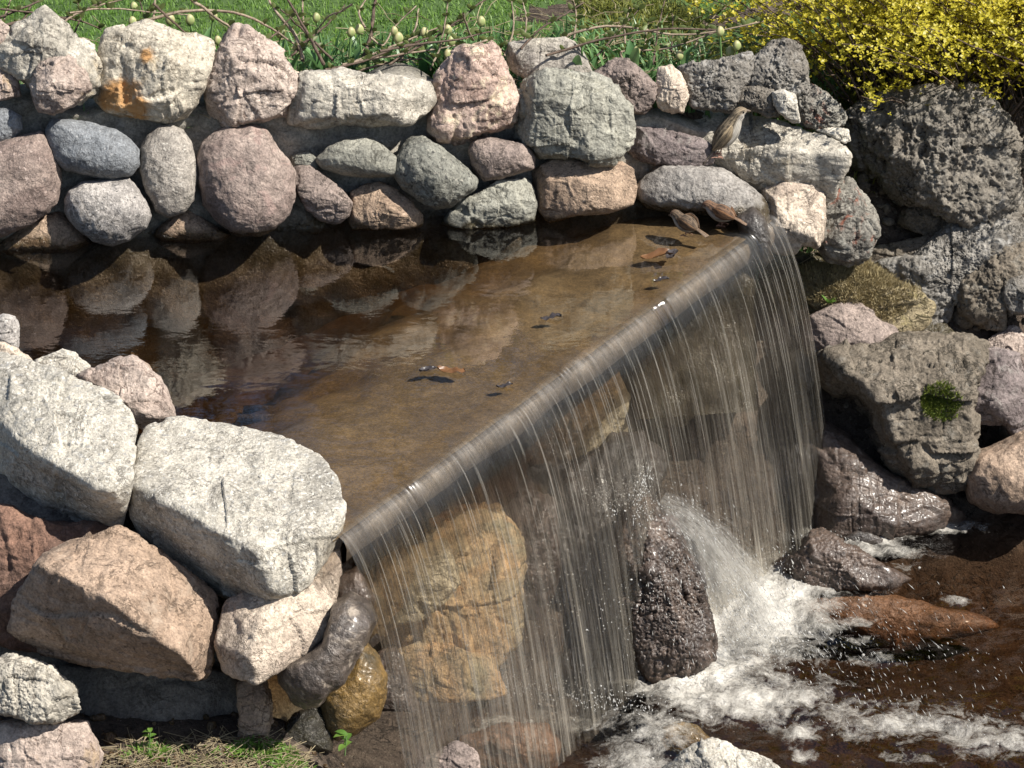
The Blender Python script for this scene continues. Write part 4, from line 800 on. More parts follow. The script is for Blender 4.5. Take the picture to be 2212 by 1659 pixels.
# ---- droplets
def droplets(regions, seed):
    rs = np.random.RandomState(seed); C0 = []; D0 = []; R0 = []
    for (n, a, b, sp, zz, jz, dr, ln, rr) in regions:      # from a to b (measured points), spread, height, jitter, direction on the view plane, length
        t = rs.rand(n); x = a[0] + (b[0] - a[0]) * t + rs.normal(size=n) * sp[0]; y = a[1] + (b[1] - a[1]) * t + rs.normal(size=n) * sp[1]
        z = zz[0] + (zz[1] - zz[0]) * t + rs.rand(n) * jz
        for i in range(n):
            p = zp(x[i], y[i], max(z[i], LOW + .01)); C0.append(p)
            d = RGT * (dr[0] + rs.normal() * .18) - np.array([0, 0, 1]) * (dr[1] + rs.normal() * .12) - np.array([0, 1, 0]) * rs.normal() * .2
            D0.append(d / np.linalg.norm(d) * ln * rs.lognormal(0, .5)); R0.append(rr * rs.lognormal(0, .4))
    C0, D0, R0 = map(np.array, (C0, D0, R0)); n = len(C0)
    T = D0 / np.linalg.norm(D0, axis=1)[:, None]; A = np.cross(T, FWD); A /= np.linalg.norm(A, axis=1)[:, None]; B = np.cross(T, A)
    V = np.stack([C0 - D0, C0 + A * R0[:, None], C0 + B * R0[:, None], C0 - A * R0[:, None], C0 - B * R0[:, None], C0 + D0 * .7], 1).reshape(-1, 3)
    f = np.array([[0, 1, 2], [0, 2, 3], [0, 3, 4], [0, 4, 1], [5, 2, 1], [5, 3, 2], [5, 4, 3], [5, 1, 4]]); F = (np.arange(n)[:, None, None] * 6 + f[None]).reshape(-1, 3)
    return V, F
V, F = droplets([
  (900, (1440, 1085), (1660, 1380), (40, 36), (-.36, -.66), .06, (.45, .9), .004, .0008),
  (700, (1480, 1180), (1740, 1400), (80, 60), (-.45, -.66), .08, (.4, .9), .004, .0007),
  (260, (1560, 1350), (1950, 1520), (130, 60), (-.66, -.66), .12, (.45, .9), .005, .0006),
  (260, (1700, 1300), (2100, 1480), (120, 80), (-.64, -.66), .10, (.6, .8), .006, .0005),
  (260, (1280, 1060), (1400, 1100), (26, 26), (-.30, -.36), .04, (.1, .6), .0022, .0012),
  (220, (1392, 1010), (1378, 1085), (10, 12), (-.29, -.34), .04, (.1, -.6), .0030, .0011),
  (90, (1400, 1100), (1500, 1480), (30, 40), (-.34, -.66), .04, (.1, 1), .006, .0006),
  (350, (1100, 1480), (1420, 1530), (50, 16), (-.62, -.66), .05, (.1, .8), .0022, .0011),
  (260, (1050, 1330), (1400, 1260), (60, 60), (-.50, -.45), .03, (.05, .8), .0018, .0012),
  (260, (1720, 1230), (1800, 1150), (40, 16), (-.67, -.67), .03, (.2, .8), .003, .0010)], 11)
o = link('splash_droplets', np_mesh('splash_droplets', V, F, False), glass_mat('droplets', (.62, .61, .58), .7, .05)); tag(o, 'bright splash droplets flying over the foaming stream', None, None, 'stuff')
# bubbles lying on the foam
rs = np.random.RandomState(3); V0, F0 = ico(2); VV = []; FF = []; cnt = 0
idx = rs.choice(n0, 60000); idx = idx[rs.rand(60000) < np.clip(foam[idx] - .25, 0, 1) ** 1.2 * .05]
for i in idx:
    r_ = .0009 + .0032 * rs.rand() ** 4; VV.append(V0 * r_ + Pq[i] + np.array([0, 0, r_ * .4])); FF.append(F0 + cnt); cnt += len(V0)
o = link('foam_bubbles', np_mesh('foam_bubbles', np.concatenate(VV), np.concatenate(FF)), glass_mat('bubbles', (.62, .60, .56), .55, .03)); tag(o, 'small bubbles floating in the foam of the stream', None, None, 'stuff')

# ================================================================ planting
def leaf_mat(name, c1, c2, trans=.35, rough=.5, attr=True):
    t = NT(name); oi = t.n('ObjectInfo'); at = t.n('Attribute'); at.attribute_name = 'tone'
    col = t.mix(at.outputs['Fac'], c1, c2)
    tc = t.n('TexCoord'); col = t.mix(.3, col, t.ramp(t.noise(tc.outputs['Object'], 60, 3), [(.3, .5), (.7, 1.5)]), 'MULTIPLY')
    b = t.n('BsdfPrincipled'); t.l(col, b.inputs['Base Color']); b.inputs['Roughness'].default_value = rough
    tl = t.n('BsdfTranslucent'); t.l(col, tl.inputs[0]); m = t.n('MixShader'); m.inputs[0].default_value = trans
    t.l(b.outputs[0], m.inputs[1]); t.l(tl.outputs[0], m.inputs[2]); t.l(m.outputs[0], t.out.inputs[0]); return t.m
GRASSM = leaf_mat('grass', (.10, .22, .03), (.22, .36, .065), .4)
COVERM = leaf_mat('ground cover', (.14, .17, .03), (.27, .27, .06), .35)
TULIPM = leaf_mat('tulip leaf', (.075, .17, .055), (.17, .30, .11), .3, .4)
BUDM = leaf_mat('tulip bud', (.34, .40, .16), (.52, .46, .24), .25, .45)
STEMM = leaf_mat('tulip stem', (.12, .22, .07), (.16, .26, .09), .1)
TWIGM = rock_mat('dry twig bark', (.20, .15, .11), (.36, .29, .21), (.06, .04, .03), crack=.4, bump=.4)
TWIGD = rock_mat('dark twig bark', (.085, .06, .045), (.14, .10, .075), (.03, .02, .015), crack=.4, bump=.4)
SPROUT = leaf_mat('young leaf', (.09, .115, .03), (.15, .19, .05), .35)
GOLD = leaf_mat('golden leaf', (.40, .36, .025), (.60, .51, .045), .4, .45)
WEEDM = leaf_mat('bright weed', (.10, .21, .035), (.20, .32, .06), .4)
DRYM = leaf_mat('dry straw', (.28, .22, .13), (.42, .35, .22), .2)
def blades(pos, h, w, lean_, rs, segs=3):
    """many curved grass blades at pos (n,3)"""
    n = len(pos); a = rs.rand(n) * 6.283; L = lean_ * rs.rand(n); d = np.stack([np.cos(a), np.sin(a), a * 0], 1); sd = np.stack([-np.sin(a), np.cos(a), a * 0], 1)
    H = h * rs.uniform(.5, 1.15, n); W = w * rs.uniform(.6, 1.2, n); V = []
    for k in range(segs + 1):
        t = k / segs; c = pos + d * (H * L * t * t)[:, None] + np.array([0, 0, 1.0]) * (H * t * (1 - .3 * L * t))[:, None]
        ww = (W * (1 - t ** 1.6) + 1e-4)[:, None] * .5; V += [c - sd * ww, c + sd * ww]
    V = np.stack(V, 1); m = 2 * (segs + 1); f = np.array([[2 * k, 2 * k + 1, 2 * k + 3, 2 * k + 2] for k in range(segs)])
    return V.reshape(-1, 3), (np.arange(n)[:, None, None] * m + f[None]).reshape(-1, 4), np.repeat(rs.rand(n), m)
def gz(x, y): return ground_z(np.asarray(x, float), np.asarray(y, float))
rs = np.random.RandomState(21)
# lawn
n = 75000; x = rs.uniform(-1.5, 1.3, n); y = 1.22 + 1.35 * rs.rand(n) ** 1.2
inbed = patch(x, y); cov = (x > .10) & (y < PA[1] + (x - PA[0]) / (PB[0] - PA[0]) * (PB[1] - PA[1]) - .02)
keep = ~inbed & ~cov & (y > wall_y(x) + .34 + .05 * np.sin(x * 7)); x, y = x[keep], y[keep]
tone = np.clip(.5 + .5 * perlin(np.stack([x * 3, y * 3, x * 0], 1)), 0, 1)
V, F, t_ = blades(np.stack([x, y, gz(x, y) - .004], 1), .020, .0032, 1.1, rs, 2)
o = link('lawn_grass', np_mesh('lawn_grass', V, F, attrs={'tone': np.clip(t_ * .6 + np.repeat(tone, 6) * .5, 0, 1)}), GRASSM); tag(o, 'short mown green lawn behind the flower bed', 'grass', None, 'stuff')
n = 9000; x = rs.uniform(.15, .95, n); y = rs.uniform(1.22, 1.68, n); k_ = perlin(np.stack([x * 9, y * 9, x * 0], 1)) > -.25; x, y = x[k_], y[k_]
V, F, t_ = blades(np.stack([x, y, gz(x, y) - .004], 1), .045, .0045, 1.6, rs, 3)
o = link('ground_cover', np_mesh('ground_cover', V, F, attrs={'tone': t_}), COVERM); tag(o, 'yellowish green feathery ground cover between lawn and wall', 'ground cover', None, 'stuff')
# low leaves in the flower bed
n = 4200; x = rs.uniform(-1.4, .75, n); y = wall_y(x) + rs.uniform(.12, .52, n)
V, F, t_ = blades(np.stack([x, y, gz(x, y) - .004], 1), .085, .010, 1.1, rs, 3)
o = link('bed_greenery', np_mesh('bed_greenery', V, F, attrs={'tone': t_}), TULIPM); tag(o, 'low green leaves filling the flower bed behind the wall', 'greenery', None, 'stuff')
n = 700; x = rs.uniform(-1.35, .75, n); y = wall_y(x) + rs.uniform(.14, .60, n); a = rs.rand(n) * 6.283; L = rs.uniform(.04, .16, n)
p0 = np.stack([x, y, gz(x, y) + rs.uniform(.0, .05, n)], 1); d = np.stack([np.cos(a), np.sin(a) * .6, rs.uniform(-.15, .35, n)], 1)
pth = p0[:, None] + d[:, None] * (L[:, None] * np.linspace(0, 1, 5)[None])[..., None] + rs.normal(size=(n, 5, 3)) * .004
V, F = tubes(pth, np.full((n, 5), .0011)); o = link('dry_stalks', np_mesh('dry_stalks', V, F, attrs={'tone': np.repeat(rs.rand(n), 15)}), DRYM); tag(o, 'dry straw stalks lying in the flower bed', 'straw', None, 'stuff')

# ---- tulips, each a thing
def strip(pts, width, side, fold=.25):
    pts = np.asarray(pts); n = len(pts); t = np.linspace(0, 1, n); w = width * np.sin(np.pi * np.clip(t * .86 + .14, 0, 1)) ** .8 * .5 + 2e-4
    T = np.gradient(pts, axis=0); N = np.cross(T, side); N /= np.linalg.norm(N, axis=1)[:, None] + 1e-9
    V = np.stack([pts - side * w[:, None] + N * (w * fold)[:, None], pts, pts + side * w[:, None] + N * (w * fold)[:, None]], 1).reshape(-1, 3); return V, grid_faces(n, 3)
def tulip(bx, by, zb, label, nleaf=3, bud=True, seed=0, leafh=.17, leafw=.03):
    r = np.random.RandomState(seed); top = zp(bx, by, zb); g0 = float(gz([top[0]], [top[1]])[0])
    base = np.array([top[0] + r.uniform(-.015, .015), top[1] + r.uniform(-.01, .02), g0 - .01])
    e = empty('tulip', tuple(base), label, 'tulip', 'tulips in the bed behind the wall'); T = top - base
    if bud:
        ts = np.linspace(0, 1, 8)[:, None]; path = ts * T + np.sin(ts * math.pi) * np.array([r.uniform(-.012, .012), 0, 0])
        V, F = tubes(path[None], np.linspace(.0034, .0026, 8)[None], 6); link('stem', np_mesh('stem', V, F, attrs={'tone': np.full(len(V), r.rand())}), STEMM, e)
        V, F = ico(4); R = .0098 * r.uniform(.85, 1.15); th = np.arctan2(V[:, 1], V[:, 0]); B = V.copy()
        tz = (V[:, 2] + 1) / 2; prof = 1 - .42 * np.clip(tz - .45, 0, 1) ** 1.3; lob = 1 + .07 * np.cos(3 * th) * (tz > .2)
        B[:, 0] *= R * prof * lob; B[:, 1] *= R * prof * lob; B[:, 2] = B[:, 2] * R * 1.28 + R * 1.0
        link('bud', np_mesh('bud', B + T, F, attrs={'tone': np.clip(tz + .4 * np.cos(3 * th) - .2 + r.uniform(-.3, .3), 0, 1)}), BUDM, e)
    for k in range(nleaf):
        a = r.rand() * 6.283; dirn = np.array([math.cos(a), math.sin(a) * .7, 0]); h = leafh * r.uniform(.7, 1.1); t = np.linspace(0, 1, 10)[:, None]
        pts = dirn * (.004 + h * .42 * t ** 2 * r.uniform(.4, 1.2)) + np.array([0, 0, 1]) * (h * t * (1 - .18 * t * t))
        sd = np.array([-dirn[1], dirn[0], 0]); sd = sd / np.linalg.norm(sd)
        V, F = strip(pts, leafw * r.uniform(.8, 1.2), sd, .5); link('leaf', np_mesh('leaf', V, F, attrs={'tone': np.full(len(V), r.rand())}), TULIPM, e)
TUL = [(289,22,.38,'tulip with a green bud high up between pointed pale and rust stained stones'),
 (286,55,.35,'tulip with a small bud just under the highest bud behind the rust stained stone'),
 (367,52,.36,'tulip with a green bud above the middle of the rust stained stone'),
 (410,52,.36,'tulip with a rounded bud above the right half of the rust stained stone'),
 (460,42,.37,'tulip with an orange tinged bud and broad dark leaf left of the sharp pink peak'),
 (470,95,.33,'tulip with a low bud in the gap left of the sharp pink peak'),
 (605,80,.35,'tulip with a yellow green bud close to the right slope of the sharp pink peak'),
 (683,46,.38,'tulip with a pale orange bud among crossing stems right of the sharp pink peak'),
 (640,110,.33,'tulip with a low bud above the left end of the long white slab'),
 (776,72,.36,'tulip with a large green bud above the middle of the long white slab'),
 (758,78,.34,'tulip with a small bud left of the large green bud over the white slab'),
 (851,74,.36,'tulip with an orange tipped bud above the right half of the long white slab'),
 (860,92,.34,'tulip with a small bud just below the orange tipped bud'),
 (916,78,.35,'tulip with a round green bud above the right end of the long white slab'),
 (967,72,.36,'tulip with a pale bud behind the top of the pink and cream pyramid stone'),
 (974,97,.33,'tulip with a tiny bud left above the pyramid stone'),
 (967,127,.30,'tulip with a bud touching the left shoulder of the pyramid stone'),
 (953,142,.28,'tulip with a low bud by the foot of the pyramid stone'),
 (1039,54,.38,'tulip with a brownish bud standing above the pyramid stone'),
 (1076,122,.31,'tulip with a pink tinged bud between the pyramid stone and the grey beige block'),
 (1257,98,.34,'tulip with a green bud right beside the grey beige block'),
 (1374,119,.31,'tulip with a slim closed bud above the rough brown grey stone'),
 (1467,128,.28,'tulip with a small low bud above the left pitted rock'),
 (1555,76,.35,'tulip with a green bud on a long stem before the yellow bush'),
 (1591,107,.31,'tulip with a green bud and pale leaves above the pitted peak'),
 (1577,122,.29,'tulip with a slim bud half hidden between two budding tulips by the pitted peak')]
for i, (bx, by, zb, lb) in enumerate(TUL): tulip(bx, by, zb, lb, seed=i + 1, nleaf=4 if i % 3 else 3)
tulip(2165, 205, .10, 'tulip leaves without a bud in front of the yellow bush at the right', 4, False, 60, .16, .035)
tulip(1700, 205, .06, 'tulip leaves without a bud at the left foot of the yellow bush', 3, False, 61, .12, .03)

# ---- twiggy shrubs with young leaves: every stem a part
def sprouts(paths, rs_, every=.05, size=.022):
    V, F, T, c = [], [], [], 0
    for p in paths:
        seg = np.linalg.norm(np.diff(p, axis=0), axis=1); S_ = np.concatenate([[0], np.cumsum(seg)]); s = every * rs_.rand() + .02
        while s < S_[-1]:
            b = np.array([np.interp(s, S_, p[:, k]) for k in range(3)])
            for sg in (1, -1) + ((1,) if rs_.rand() < .4 else ()):
                d = np.array([sg * rs_.uniform(.3, 1), rs_.uniform(-.6, .6), rs_.uniform(.5, 1.5)]); d /= np.linalg.norm(d); L = size * rs_.uniform(.5, 1.25)
                sd = np.cross(d, np.array([0, -1., .3])); sd /= np.linalg.norm(sd); t = np.linspace(0, 1, 5)[:, None]
                v, f = strip(b + d * L * t + np.array([0, 0, -.25]) * L * t * t, L * .42, sd, .4); V.append(v); F.append(f + c); c += len(v); T.append(np.full(len(v), rs_.rand()))
            s += every * rs_.uniform(.6, 1.5)
    return np.concatenate(V), np.concatenate(F), np.concatenate(T)
def shrub(label, lines, dy, seed, leafy=.05):
    """lines: measured polylines (x, y) of its stems, standing dy metres behind the wall's face"""
    r = np.random.RandomState(seed); paths = []
    for ln in lines:
        rad = ln[0]; q = np.array(ln[1:], float); t = np.linspace(0, len(q) - 1, 18); q = np.stack([np.interp(t, np.arange(len(q)), q[:, k]) for k in range(2)], 1)
        for _ in range(2): q[1:-1] = (q[:-2] + 2 * q[1:-1] + q[2:]) / 4
        yy = WA[1] + (q[0, 0] - 0) / 1000 * .155 + dy + r.uniform(-.04, .06); P_ = []
        for i, (a, b) in enumerate(q):
            P_.append(on_plane(a, b, np.array([0, yy + .10 * (i / 17 - .5) * r.uniform(.8, 1.2), 0]), np.array([0, 1.0, 0])))
        P_ = np.array(P_) + np.cumsum(r.normal(size=(18, 3)), 0) * .0008; paths.append((rad, P_))
    b0 = paths[0][1][0]; e = empty('twiggy_shrub', tuple(b0), label, 'shrub', 'twiggy shrubs behind the wall')
    for rad, P_ in paths:
        V, F = tubes((P_ - b0)[None], (rad * np.linspace(1.1, .6, 18))[None], 5); link('stem', np_mesh('stem', V, F), TWIGM if r.rand() < .5 else TWIGD, e)
    V, F, T = sprouts([p - b0 for _, p in paths], r, leafy); link('leaves', np_mesh('leaves', V, F, attrs={'tone': T}), SPROUT, e)
shrub('tangle of dark twigs in the top left corner behind the pointed pale stone', [(.004,(-10,60),(60,44),(130,46),(190,20),(230,0)), (.003,(20,80),(60,30),(85,-10)), (.003,(-10,40),(60,10),(130,-20)), (.0028,(110,75),(160,30),(210,10),(300,-10)), (.0026,(0,20),(90,30),(170,45),(215,62)), (.003,(5,70),(10,30),(25,-10)),(.0024,(150,90),(172,40),(160,-5))], .30, 1)
shrub('long arching brown stem with side twigs above the rust stained stone', [(.004,(250,70),(300,48),(360,30),(420,17),(500,20),(560,40),(600,62),(640,88)), (.0035,(410,-5),(450,25),(500,60),(540,90)), (.003,(330,60),(335,20),(340,-10)), (.0028,(330,8),(370,42),(420,85),(440,100)), (.0024,(310,75),(314,40),(300,0)), (.0022,(150,28),(220,20),(300,28),(400,34))], .26, 2)
shrub('bundle of upright brown stems right of the sharp pink peak', [(.0045,(655,130),(640,70),(600,20),(580,-10)), (.004,(700,140),(680,90),(650,40),(620,-10)), (.0035,(690,120),(660,60),(655,0)), (.003,(630,120),(690,70),(740,20)), (.003,(720,130),(650,60),(600,20)), (.0026,(560,95),(600,70),(640,20)), (.0024,(760,10),(700,40),(640,120))], .24, 3)
shrub('reddish upright stem with pale curled twigs above the white slab', [(.005,(785,130),(800,80),(806,20),(815,-10)), (.0028,(790,60),(775,30),(800,-5)), (.0026,(800,80),(830,100),(850,60),(900,10)), (.0032,(730,150),(800,120),(870,90),(940,60)), (.003,(740,140),(830,122),(920,110),(1000,95)), (.003,(860,150),(880,100),(900,60),(905,20)), (.0028,(880,115),(960,70),(1030,10),(1060,-5))], .22, 4)
shrub('criss crossing straw coloured stems left of the pyramid stone', [(.003,(700,150),(780,135),(860,100),(930,78)), (.003,(760,155),(850,132),(940,128),(1010,118)), (.0026,(840,140),(910,85),(1000,50)), (.003,(1015,100),(1060,80),(1078,105),(1110,122)), (.0026,(1000,30),(1010,70),(1030,110)), (.0024,(930,150),(950,100),(960,20),(955,-5)), (.003,(820,110),(900,95),(1000,85),(1060,70))], .20, 5)
shrub('long pale arching stems with leaf pairs between the grey beige block and the yellow bush', [(.0034,(1150,110),(1230,75),(1300,55),(1380,62),(1460,80),(1540,70),(1650,45)), (.003,(1180,120),(1280,90),(1400,62),(1480,60),(1560,62)), (.0028,(1360,150),(1330,110),(1440,110),(1530,75),(1640,46)), (.0026,(1125,105),(1170,60),(1230,30),(1260,10)), (.0026,(1090,120),(1110,60),(1105,-5)), (.0024,(1410,140),(1420,60),(1440,-5)), (.0022,(1290,120),(1340,60),(1380,20))], .20, 6, .042)
shrub('thin upright leafy shoots behind the grey beige block', [(.0026,(1130,95),(1140,40),(1132,-5)), (.0024,(1240,85),(1245,40),(1235,0)), (.0024,(1350,95),(1352,50),(1360,20)), (.0024,(1450,110),(1455,70),(1450,30)), (.0022,(1500,105),(1520,60),(1560,20),(1590,0)), (.0022,(1390,110),(1395,80),(1400,40))], .34, 7, .03)

# ---- golden bush: one wide shrub
r = np.random.RandomState(9)
bush = empty('golden_shrub', (.86, 1.38, .05), 'wide bush of small bright yellow leaves on thin dark twigs at the upper right', 'bush')
pb, rb = [], []
for i in range(700):
    bx, by = r.uniform(-.10, .80), r.uniform(-.12, .26); a = r.normal() * .5; L = r.uniform(.25, .62)
    t = np.linspace(0, 1, 9)[:, None]; d = np.array([math.sin(a) + .25 * bx, r.normal() * .28 - .03, 1.0]); d /= np.linalg.norm(d)
    p = np.array([bx * .75, by, -.03]) + d * L * t + np.array([d[0] * .5, d[1] * .5, -.12]) * L * t * t + np.cumsum(r.normal(size=(9, 3)), 0) * .006
    pb.append(p); rb.append(np.linspace(.0028, .0009, 9) * r.uniform(.7, 1.3))
V, F = tubes(np.array(pb), np.array(rb), 4); link('twigs', np_mesh('twigs', V, F), TWIGD, bush)
LV, LT = [], []
for p in pb:
    zmin = r.uniform(.04, .22)
    for k in range(r.randint(52, 80)):
        s = 1 - r.rand() ** 1.5 * .92; c = np.array([np.interp(s, np.linspace(0, 1, 9), p[:, q]) for q in range(3)]) + r.normal(size=3) * .020
        if c[2] < zmin: continue
        up = np.array([r.normal() * .5, r.normal() * .5 - .35, 1.0]); up /= np.linalg.norm(up); e1 = np.cross(up, [1, 0, .2]); e1 /= np.linalg.norm(e1); e2 = np.cross(up, e1); tone = np.clip(r.normal() * .25 + .5 + (c[2] - .3) * .5, 0, 1)
        m = r.randint(3, 6); a0 = r.rand() * 6.28; sz = r.uniform(.6, 1.15) * .0100
        for q in range(m):
            a = a0 + q * 6.283 / m + r.normal() * .2; dd = e1 * math.cos(a) + e2 * math.sin(a); dd = dd * .9 + up * r.uniform(.1, .7); dd /= np.linalg.norm(dd); w = np.cross(dd, up); w /= np.linalg.norm(w) + 1e-9
            LV.append([c, c + dd * sz * .5 + w * sz * .30 + up * sz * .08, c + dd * sz, c + dd * sz * .5 - w * sz * .30 + up * sz * .08]); LT.append(np.clip(tone + r.normal() * .12, 0, 1))
V = np.array(LV).reshape(-1, 3); F = np.arange(len(V)).reshape(-1, 4)
o = link('foliage', np_mesh('foliage', V, F, False, attrs={'tone': np.repeat(LT, 4)}), GOLD, bush)

# ---- gravel on the bank and the lower ground
def gravel(name, label, pts, seed, mat, smin, smax):
    r = np.random.RandomState(seed); V0, F0 = ico(3); VV, FF, c = [], [], 0
    for p in pts:
        sz = r.uniform(smin, smax) * r.lognormal(0, .3); v = V0 * r.uniform(.55, 1.2, 3) * sz; v = v * (1 + .25 * perlin(V0 * 1.3 + r.rand(3) * 60))[:, None]; a = r.rand() * 6.28
        v = np.stack([v[:, 0] * math.cos(a) - v[:, 1] * math.sin(a), v[:, 0] * math.sin(a) + v[:, 1] * math.cos(a), v[:, 2]], 1); VV.append(v + p + np.array([0, 0, sz * .2])); FF.append(F0 + c); c += len(V0)
    o = link(name, np_mesh(name, np.concatenate(VV), np.concatenate(FF)), mat); tag(o, label, 'gravel', None, 'stuff')
x = rs.uniform(.58, 1.3, 420); y = rs.uniform(.62, 1.25, 420); k_ = gz(x, y) > LOW + .03; x, y = x[k_], y[k_]
gravel('gravel', 'small stones scattered in the soil between the bank rocks', np.stack([x, y, gz(x, y)], 1), 4, M['tufabrown'], .004, .012)
x = rs.uniform(-1.0, -.12, 260); y = rs.uniform(-.9, -.55, 260)
gravel('gravel', 'small pebbles on the ground by the foreground wall', np.stack([x, y, gz(x, y)], 1), 5, M['tangran'], .003, .009)

# ---- moss, weeds and grass at the lower left
def scatter_px(n, cx, cy, rx, ry, z, rs_):
    a = rs_.rand(n) * 6.283; q = np.sqrt(rs_.rand(n)); return [(cx + rx * q[i] * math.cos(a[i]), cy + ry * q[i] * math.sin(a[i])) for i in range(n)]
def on_ground(cx, cy, rx, ry, n, rs_, z0=-.42):
    c = zp(cx, cy, z0); k = depth(c) / FPX; a = rs_.rand(n) * 6.283; q = np.sqrt(rs_.rand(n)); x = c[0] + rx * k * q * np.cos(a); y = c[1] + ry * k / math.sin(PITCH) * q * np.sin(a); return np.stack([x, y, gz(x, y)], 1)
pos = np.concatenate([on_ground(590, 1620, 95, 20, 620, rs), on_ground(690, 1640, 100, 20, 320, rs), on_ground(330, 1625, 40, 12, 120, rs), on_ground(450, 1640, 200, 25, 120, rs)])
V, F, t_ = blades(pos, .016, .009, 1.7, rs, 3)
o = link('weeds', np_mesh('weeds', V, F, attrs={'tone': t_}), WEEDM); tag(o, 'bright green low weeds on the ground by the foreground wall', 'weeds', None, 'stuff')
pos = on_ground(560, 1640, 360, 40, 1100, rs); n = len(pos); a = rs.rand(n) * 6.283; L = rs.uniform(.01, .05, n)
d = np.stack([np.cos(a), np.sin(a), rs.uniform(-.05, .3, n)], 1); pth = pos[:, None] + np.array([0, 0, .006]) + d[:, None] * (L[:, None] * np.linspace(0, 1, 4)[None])[..., None]
V, F = tubes(pth, np.full((n, 4), .0008)); o = link('straw_litter', np_mesh('straw_litter', V, F, attrs={'tone': np.repeat(rs.rand(n), 12)}), DRYM); tag(o, 'dry straw litter on the ground by the foreground wall', 'straw', None, 'stuff')
def sprig(cx, cy, z, label, seed, nl=6, size=.02, group=None, name='seedling'):
    r = np.random.RandomState(seed); b = zp(cx, cy, z); e = empty(name, tuple(b), label, 'seedling', group)
    p = np.linspace(0, 1, 5)[:, None] * np.array([.004, 0, .045]); V, F = tubes(p[None], np.full((1, 5), .0013), 5); link('stem', np_mesh('stem', V, F, attrs={'tone': np.full(len(V), .5)}), STEMM, e)
    for k in range(nl):
        a = r.rand() * 6.283; dd = np.array([math.cos(a), math.sin(a) * .8, r.uniform(.1, .6)]); t = np.linspace(0, 1, 6)[:, None]; sd = np.array([-dd[1], dd[0], 0]); sd /= np.linalg.norm(sd)
        V, F = strip(p[-1 - k % 3] + dd * size * t + np.array([0, 0, -.4]) * size * t * t, size * .55, sd, .3); link('leaf', np_mesh('leaf', V, F, attrs={'tone': np.full(len(V), r.rand())}), WEEDM, e)
sprig(745, 1632, -.44, 'small green seedling on the ground next to the left root of the waterfall', 1, 6, .026)
sprig(322, 1625, -.42, 'small green seedling at the foot of the dark shaded block', 2, 5, .018)
def on_bank(x, y, off=.0): return locate(x, y, ('bank', off))
for i, (cx, cy, off, lb) in enumerate([(1853, 280, .06, 'tiny green seedling in the gap left of the huge pitted boulder'), (2030, 470, .03, 'tiny green seedling on the crumbly rock under the huge pitted boulder'), (2200, 450, .02, 'green seedling at the right edge below the huge pitted boulder'), (2205, 500, .02, 'second green seedling at the right edge, lower one'), (1790, 655, .10, 'tiny green seedling on the moss grown boulder')]):
    b = on_bank(cx, cy, off); r = np.random.RandomState(i); e = empty('seedling', tuple(b), lb, 'seedling')
    for k in range(5):
        a = r.rand() * 6.283; dd = np.array([math.cos(a), math.sin(a) * .8, r.uniform(.4, 1.2)]); t = np.linspace(0, 1, 6)[:, None]; sd = np.array([-dd[1], dd[0], 0]); sd /= np.linalg.norm(sd)
        V, F = strip(dd * .018 * t, .010, sd, .3); link('leaf', np_mesh('leaf', V, F, attrs={'tone': np.full(len(V), r.rand())}), WEEDM, e)
# moss tuft on the overhanging slab and dry moss on the tawny boulder
def fuzz(name, label, cat, objname, cx, cy, rx, ry, n, h, w, mat, seed, lo=-.2):
    """short blades rooted on the surface of a rock that is already built"""
    r = np.random.RandomState(seed); src = [q for q in bpy.data.objects if q.get('label') == objname][0]
    me = src.data; co = np.empty(len(me.vertices) * 3, np.float32); me.vertices.foreach_get('co', co); co = co.reshape(-1, 3) + np.array(src.location)
    nn = np.empty(len(me.vertices) * 3, np.float32); me.vertices.foreach_get('normal', nn); nn = nn.reshape(-1, 3)
    dd = (co - CAM); dz = dd @ FWD; X = CW / 2 + dd @ RGT / dz * FPX; Y = CH / 2 - dd @ UPV / dz * FPX
    ok = np.where((((X - cx) / rx) ** 2 + ((Y - cy) / ry) ** 2 < 1) & ((nn @ -FWD) > .0) & (nn[:, 2] > lo))[0]
    if not len(ok): return
    i = r.choice(ok, n); P_ = co[i] + r.normal(size=(n, 3)) * .003; D = nn[i] + np.array([0, 0, .5]) + r.normal(size=(n, 3)) * .5; D /= np.linalg.norm(D, axis=1)[:, None]
    sd = np.cross(D, r.normal(size=(n, 3))); sd /= np.linalg.norm(sd, axis=1)[:, None]; H = h * r.uniform(.5, 1.3, n)[:, None]
    V = np.stack([P_ - sd * w - D * .002, P_ + sd * w - D * .002, P_ + D * H * .6 + sd * w * .7, P_ + D * H], 1).reshape(-1, 3)
    o = link(name, np_mesh(name, V, np.arange(4 * n).reshape(-1, 4), attrs={'tone': np.repeat(r.rand(n), 4)}), mat); tag(o, label, cat, None, 'stuff')
fuzz('moss', 'bright green moss tuft on the dark overhanging slab', 'moss', 'big dark stratified slab overhanging the wet boulder by the stream', 2033, 870, 42, 40, 2600, .012, .0012, leaf_mat('green moss', (.07, .11, .012), (.19, .22, .03), .2, .9), 1)
fuzz('moss', 'dry tawny moss covering the boulder beside the waterfall', 'moss', 'moss grown tawny boulder beside the waterfall', 1840, 630, 150, 75, 14000, .011, .0010, leaf_mat('tawny moss', (.26, .21, .11), (.40, .33, .18), .2, .95), 2, .05)

